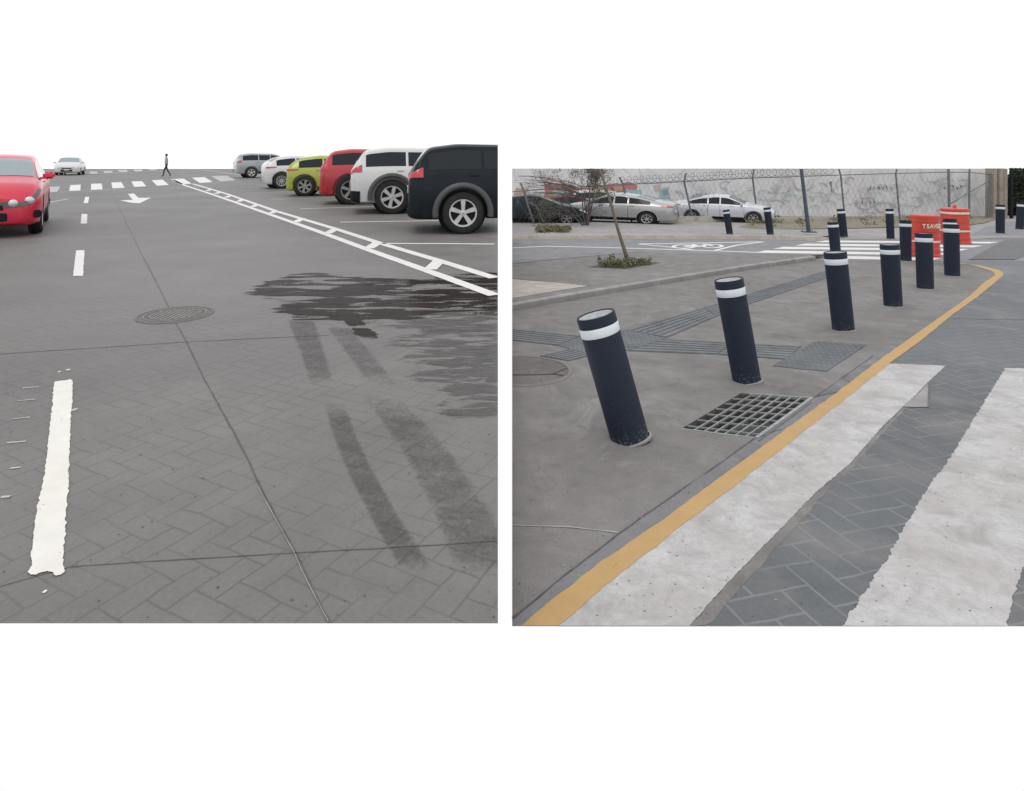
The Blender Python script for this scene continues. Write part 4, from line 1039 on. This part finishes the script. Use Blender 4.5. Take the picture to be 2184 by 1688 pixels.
while x < 1775:
    a = (x-1325)/13.5*2*math.pi; rail = interp([(1110, 407.6), (1217, 400), (1408, 390.5), (1460, 387.5), (1606, 380), (1793, 373.8)], x)
    P_.append((x+7.5*math.cos(a), max(361.2, rail-9.5-7.6*math.sin(a)))); x += .8
b = bmesh.new(); tube(b, [at(px_, py_, fY(px_)+.15*math.cos(i_*.37)) for i_, (px_, py_) in enumerate(P_)], .011, 4); build('razor_wire', b, M['postgrey'], fenceroot, smooth=True)
wirep('strand', [(1325, 385), (1460, 378), (1620, 369)], .008)
# chain-link drawn as thin diagonal wires
b = bmesh.new()
for k in range(0, 96):
    for sg in (1, -1):
        xa = 1093+k*10.6; xb = xa+sg*46
        if not (1093 < xb < 2110): continue
        ra = interp([(1093, 409), (1217, 400), (1408, 390.5), (1606, 380), (1895, 370.7), (2112, 373)], xa)
        tube(b, [at(xa, ra, fY(xa)+.01*sg), at(xb, fb(xb)-1, fY(xb)+.01*sg)], .0035, 3, cap=False)
build('chain_link', b, M['postgrey'], fenceroot)
# low plinth under the fence
b = bmesh.new()
for (xa, xb) in ((1425, 1640), (1640, 1800)):
    Pa, Pb = at(xa, 400, fY(xa)), at(xb, 400, fY(xb)); za, zb_ = zr(Pa.y), zr(Pb.y); hh = .30 if xa < 1600 else .18
    for dy in (0,):
        v_ = [b.verts.new(p) for p in (Vector((Pa.x, Pa.y-.08, za)), Vector((Pb.x, Pb.y-.08, zb_)), Vector((Pb.x, Pb.y-.08, zb_+hh)), Vector((Pa.x, Pa.y-.08, za+hh)), Vector((Pa.x, Pa.y+.08, za)), Vector((Pb.x, Pb.y+.08, zb_)), Vector((Pb.x, Pb.y+.08, zb_+hh)), Vector((Pa.x, Pa.y+.08, za+hh)))]
        for f_ in ((0, 1, 2, 3), (3, 2, 6, 7), (4, 5, 6, 7), (0, 3, 7, 4), (1, 2, 6, 5)): b.faces.new([v_[q_] for q_ in f_])
pl = build('fence_plinth', b, M['kerbtan'], fenceroot)

P = gr(1725, 496, FH); root = empty('lamp_post', P); tag(root, 'tall slim dark blue pole bolted to the far footpath', 'pole')
b = bmesh.new(); T_ = at(1709, 361, P.y)-P; tube(b, [Vector((0, 0, 0)), T_*.3, T_], [.068, .062, .056], 12); build('shaft', b, M['polenavy'], root, smooth=True, angle=50)
b = bmesh.new(); box(b, (0, 0, .02), (.42, .3, .03)); bevel(b, .006); build('base_plate', b, M['polenavy'], root)
b = bmesh.new()
for sx in (-.16, .16):
    for sy in (-.1, .1): lathe(b, [(.018, .03), (.018, .085)], 8, Matrix.Translation((sx, sy, 0)))
build('anchor_bolts', b, M['galv'], root)

# pillar, gate post and trees at the right end
YB = 33.0
b = bmesh.new(); xa, xb = at(2123, 400, YB).x, at(2152, 400, YB).x; zt_ = at(2100, 360, YB).z; zb_ = zr(YB)-.1
root = empty('stone_pillar', ((xa+xb)/2, YB, zr(YB))); tag(root, 'beige stone pillar at the end of the graffiti wall beside the lane', 'pillar')
w3 = (xb-xa)
for k, (o_, d_) in enumerate(((-.36, .12), (-.02, .0), (.34, .07))):
    box(b, (o_*w3, d_+.3, (zt_+zb_)/2-zr(YB)), (w3*.31, .6, zt_-zb_))
bevel(b, .02); build('stone', b, concrete('beige_stone', (.26, .22, .18), (.40, .35, .29), sc=2), root)
b = bmesh.new(); box(b, (0, 0, 1.25), (.12, .12, 2.5)); gp_ = build('gate_post', b, M['blackp']); gp_.location = (at(2157, 400, YB-.3).x, YB-.3, zr(YB-.3)-.05); tag(gp_, 'dark gate post between the beige pillar and the dark foliage', 'post')
def leafcloud(bm, c, rad, n, size, rg, flat=1.0, clip=None):
    for _ in range(n):
        while True:
            v = Vector((rg.uniform(-1, 1), rg.uniform(-1, 1), rg.uniform(-1, 1)))
            if v.length < 1: break
        p = Vector(c)+Vector((v.x*rad[0], v.y*rad[1], v.z*rad[2]))
        if clip and not clip(p): continue
        a = Vector((rg.gauss(0, 1), rg.gauss(0, 1), rg.gauss(0, 1)*flat)).normalized(); bb = a.cross(Vector((rg.gauss(0, 1), rg.gauss(0, 1), rg.gauss(0, 1)))).normalized()
        s_ = size*rg.uniform(.6, 1.4)
        bm.faces.new([bm.verts.new(p+q_) for q_ in (a*s_, bb*s_*.45, -a*s_, -bb*s_*.45)])
def farc(p): px_, py_ = 1092+p.x*F/p.y, 335+F*(1.4-p.z)/p.y; return py_ > 359.5
root = empty('leafy_tree', (at(2190, 470, 35).x, 35, zr(35))); tag(root, 'dark green tree at the right edge beyond the beige pillar', 'tree'); o_ = root.location.copy()
b = bmesh.new(); tube(b, [(0, 0, -.1), (.05, 0, .9), (-.1, 0, 1.9)], [.16, .12, .06], 10); tube(b, [(.03, 0, .8), (.5, .1, 1.7)], [.09, .04], 8); tube(b, [(.0, 0, .9), (-.5, .1, 1.7)], [.08, .04], 8); build('trunk', b, M['bark'], root, smooth=True)
b = bmesh.new(); rg = random.Random(3)
for (cx, cy, rx, ry, n_) in ((2172, 378, .7, .55, 2600), (2195, 395, 1.0, .8, 3600), (2180, 420, .6, .7, 2200), (2215, 430, .9, .9, 2400), (2180, 366, .7, .4, 1400)):
    leafcloud(b, at(cx, cy, 34.9)-o_, (rx, .8, ry), n_, .06, rg, clip=lambda p: farc(p+o_) and (1092+(p+o_).x*F/(p+o_).y) > 2153)
build('crown', b, M['dgreen'], root)
root = empty('dark_hedge', (at(2185, 470, 36.5).x, 36.5, zr(36.5))); tag(root, 'deep dark hedge filling the gap behind the gate post', 'hedge'); o_ = root.location.copy()
b = bmesh.new(); 
for k in range(7): leafcloud(b, (-.9+.35*k, 0, .5+.1*(k % 2)), (.4, .5, .75), 1500, .07, rg)
for k in range(7): leafcloud(b, (-.9+.35*k, 0, 1.6), (.4, .5, .8), 1500, .07, rg, clip=lambda p: farc(p+o_))
build('foliage', b, M['dgreen'], root)
b = bmesh.new()
for k in range(6): tube(b, [(-.9+.35*k, .1, -.1), (-.85+.35*k, .05, .9)], [.04, .02], 6)
build('stems', b, M['bark'], root)

# ---------------------------------------------------------------- trees on the left of the right street
def treegen(root, start, specs, rg, leafn, leafsize, clip, barkm, leafm, rad0, depth=4):
    b = bmesh.new(); bl = bmesh.new()
    def grow(p, d, L, r, dep):
        pts = [p]; n = 5; q_ = p.copy(); dd = d.copy()
        for k in range(n):
            dd = (dd+Vector((rg.gauss(0, .10), rg.gauss(0, .08), rg.gauss(0, .07)))).normalized(); q_ = q_+dd*L/n
            if not clip(q_): break
            pts.append(q_.copy())
        if len(pts) < 2: return
        rs = [r*(1-.5*i/(n)) for i in range(len(pts))]; tube(b, pts, rs, 6 if dep > 1 else 4)
        if dep <= 1:
            for pt in pts[1:]:
                leafcloud(bl, pt, (.22, .2, .16), leafn, leafsize, rg, clip=clip)
        if dep > 0:
            for k in range(3 if dep > 1 else 4):
                i = rg.randint(max(1, len(pts)//2-1), len(pts)-1)
                nd = (dd+Vector((rg.gauss(0, .55), rg.gauss(0, .4), rg.gauss(0.05, .38)))).normalized()
                grow(pts[i], nd, L*rg.uniform(.5, .75), rs[i]*.6, dep-1)
    for d, L in specs: grow(Vector(start), Vector(d).normalized(), L, rad0, depth)
    build('trunk', b, barkm, root, smooth=True); build('crown', bl, leafm, root)
P = at(1253, 400, 25.0); P.z = zr(25.0, .0)
root = empty('sparse_tree', P); tag(root, 'sparse many-stemmed tree with thin leaves beside the dark sedan', 'tree'); o_ = P.copy()
def cA(p):
    q_ = p+o_; px_, py_ = 1092+q_.x*F/q_.y, 335+F*(1.4-q_.z)/q_.y; return q_.x > .03 and py_ > 360.5 and px_ < 1312
treegen(root, (0, 0, -.05), [((-.55, .0, 1), 1.5), ((-.28, .05, 1), 1.5), ((-.05, -.05, 1), 1.5), ((.10, .0, 1), 1.5), ((.26, .05, 1), 1.5), ((-.85, -.05, .9), 1.7), ((-.15, .1, 1), 1.6)], random.Random(11), 2, .030, cA, M['bark2'], M['leaf'], .036)
b = bmesh.new(); rg = random.Random(8)
for k in range(16):  # long arching twigs to the left
    z0 = rg.uniform(1.5, 2.2); pts = [Vector((-.2-.1*k*.2, 0, z0*.75))]
    d = Vector((-1, rg.uniform(-.2, .2), rg.uniform(.15, .45)))
    for j in range(9):
        nx_ = pts[-1]+d*.28; d.z -= .05
        if not cA(nx_): break
        pts.append(nx_)
    if len(pts) > 2: tube(b, pts, [.016-.0014*j for j in range(len(pts))], 4)
build('arching_twigs', b, M['bark'], root, smooth=True)

Pb = gr(1338, 556, IH); root = empty('young_tree', Pb); tag(root, 'young leaning tree with a thin bare trunk in the square planting pit', 'tree')
pts = [at(x, y, Pb.y)-Pb for x, y in ((1339, 558), (1334, 540), (1325, 513), (1318, 490), (1311, 465), (1304, 438), (1297, 415), (1290, 394), (1284, 376), (1279, 362))]
b = bmesh.new(); tube(b, pts, [.05, .042, .036, .033, .031, .029, .027, .024, .021, .018], 10)
for i_, dx, dy in ((7, .16, .16), (8, -.14, .13), (8, .12, .12), (6, -.16, .20)):
    p0 = pts[i_]; tube(b, [p0, p0+Vector((dx*.5, .03, dy*.6)), p0+Vector((dx, .05, dy))], [.014, .010, .006], 5)
build('trunk', b, M['barkpale'], root, smooth=True)
# planting pit
pit = [(1257, 570.5), (1330, 556.5), (1408, 561), (1334, 574)]
rsheet('planting_pit', pit, simple('dark_soil', (.07, .06, .05), .95, var=.4, sc=20), .004, IH)
rrib('pit_edge', pit+[pit[0]], .03, M['joint'], .006, IH)
b = bmesh.new(); rg = random.Random(4); pc = [gr(*p, IH) for p in pit]
for k in range(120):
    u, v = rg.uniform(.10, .78), rg.uniform(.15, .9); p = bil(pc, u, v); hgt = rg.uniform(.02, .08)
    leafcloud(b, p+Vector((0, 0, hgt)), (.07, .07, .05), 14, .026, rg)
for (x_, y_) in ((1278, 556), (1300, 552), (1306, 550), (1385, 556), (1375, 558), (1290, 560), (1350, 558)):
    p = gr(x_, 566, IH); p2 = at(x_, y_, p.y)
    leafcloud(b, p.lerp(p2, .9), (.05, .05, .10), 40, .026, rg); tube(b, [p, p2], .006, 4)
tag(build('ground_cover', b, M['green']), kind='stuff')
b = bmesh.new()
for k in range(260):
    x_ = rg.uniform(1145, 1215); p = gr(x_, rg.uniform(489, 497), FH); leafcloud(b, p+Vector((0, 0, rg.uniform(.0, .12))), (.1, .1, .06), 8, .04, rg)
for k in range(190):
    x_ = rg.uniform(1600, 2090); p = gr(x_, rg.uniform(464, 482), .1)
    if noise.noise(Vector((x_*.03, 0, 2))) > -.05: leafcloud(b, p+Vector((0, 0, rg.uniform(.0, .16))), (.2, .15, .07), 10, .05, rg)
tag(build('weeds', b, leafmat('dry_grass', (.10, .09, .04), (.22, .19, .11))), kind='stuff')

# ---------------------------------------------------------------- cars behind the fence
CR = (Vector((0.001, 0, 0)), Vector((-1, 0, 0)))
def pr(px_, py_, h=FH): return gr(px_, py_, h)
def rcar(px_, Y, *a, **k):
    x_ = (px_-1092)*Y/F; make_car(*a[:5], Vector((x_, Y, zr(Y)+.02)), *a[5:], **k)
rcar(1066, 26.8, 'sedan', 'parked_sedan', 'dark teal old sedan parked nose to the right at the left end of the fence', 'car', PT['teal'], R(-3), -1, rim='alloydk', clip=CR, scale=(1.06, 1, .86), group='cars parked behind the fence')
rcar(1380, 26.7, 'sedan', 'parked_sedan', 'silver sedan with red tail lamp parked nose to the left in the middle', 'car', PT['silver'], R(157), 1, group='cars parked behind the fence', spokes=7, scale=(1.14, 1.1, .88))
rcar(1476, 29.3, 'sedan', 'parked_sedan', 'white sedan parked nose to the right behind the far footpath bollard', 'car', PT['pearl'], R(-24), -1, group='cars parked behind the fence', spokes=7, scale=(1.0, 1, .86))
rcar(1250, 33.0, 'suv', 'parked_suv', 'white SUV partly hidden behind the silver sedan and the sparse tree', 'car', PT['white'], R(4), -1, group='cars parked behind the fence', scale=(1, .9, .86))
rcar(1185, 31.4, 'hatch', 'parked_hatchback', 'dark maroon hatchback mostly hidden behind the sparse tree', 'car', PT['maroon'], R(12), -1, group='cars parked behind the fence', scale=(.85, .85, .78))

# grit, paint chips and dry leaf bits lying on the pavement
def litter(name, pts, m, sz, h=0.004, fr=gr):
    b = bmesh.new(); rg = random.Random(21)
    for (x, y) in pts:
        p = fr(x, y)+Vector((0, 0, h)); n = rg.randint(4, 6); s_ = sz*rg.uniform(.5, 1.5)
        vs_ = [p+Vector((s_*math.cos(a)*rg.uniform(.6, 1.2), s_*.8*math.sin(a)*rg.uniform(.6, 1.2), 0)) for a in [2*math.pi*k/n for k in range(n)]]
        lo_ = [b.verts.new(v) for v in vs_]; top = b.verts.new(p+Vector((0, 0, s_*.5)))
        for k in range(n): b.faces.new((lo_[k], lo_[(k+1) % n], top))
    tag(build(name, b, m), kind='stuff')
rg = random.Random(31)
litter('pale_grit', [(1650, 815), (1658, 819), (1678, 819), (1592, 1282), (1490, 846), (1476, 838), (1880, 646), (2108, 588)]+[(rg.uniform(1100, 1900), rg.uniform(620, 1300)) for _ in range(150)], M['walk2'], .0045)
litter('dark_grit', [(1438, 868), (1434, 870), (1442, 869)]+[(rg.uniform(1100, 1500), rg.uniform(700, 1320)) for _ in range(120)]+[(rg.uniform(1500, 2184), rg.uniform(800, 1330)) for _ in range(110)], M['joint'], .0035)
litter('street_grit', [(rg.uniform(5, 1055), rg.uniform(560, 1320)) for _ in range(160)], M['joint'], .004, .003, gl)
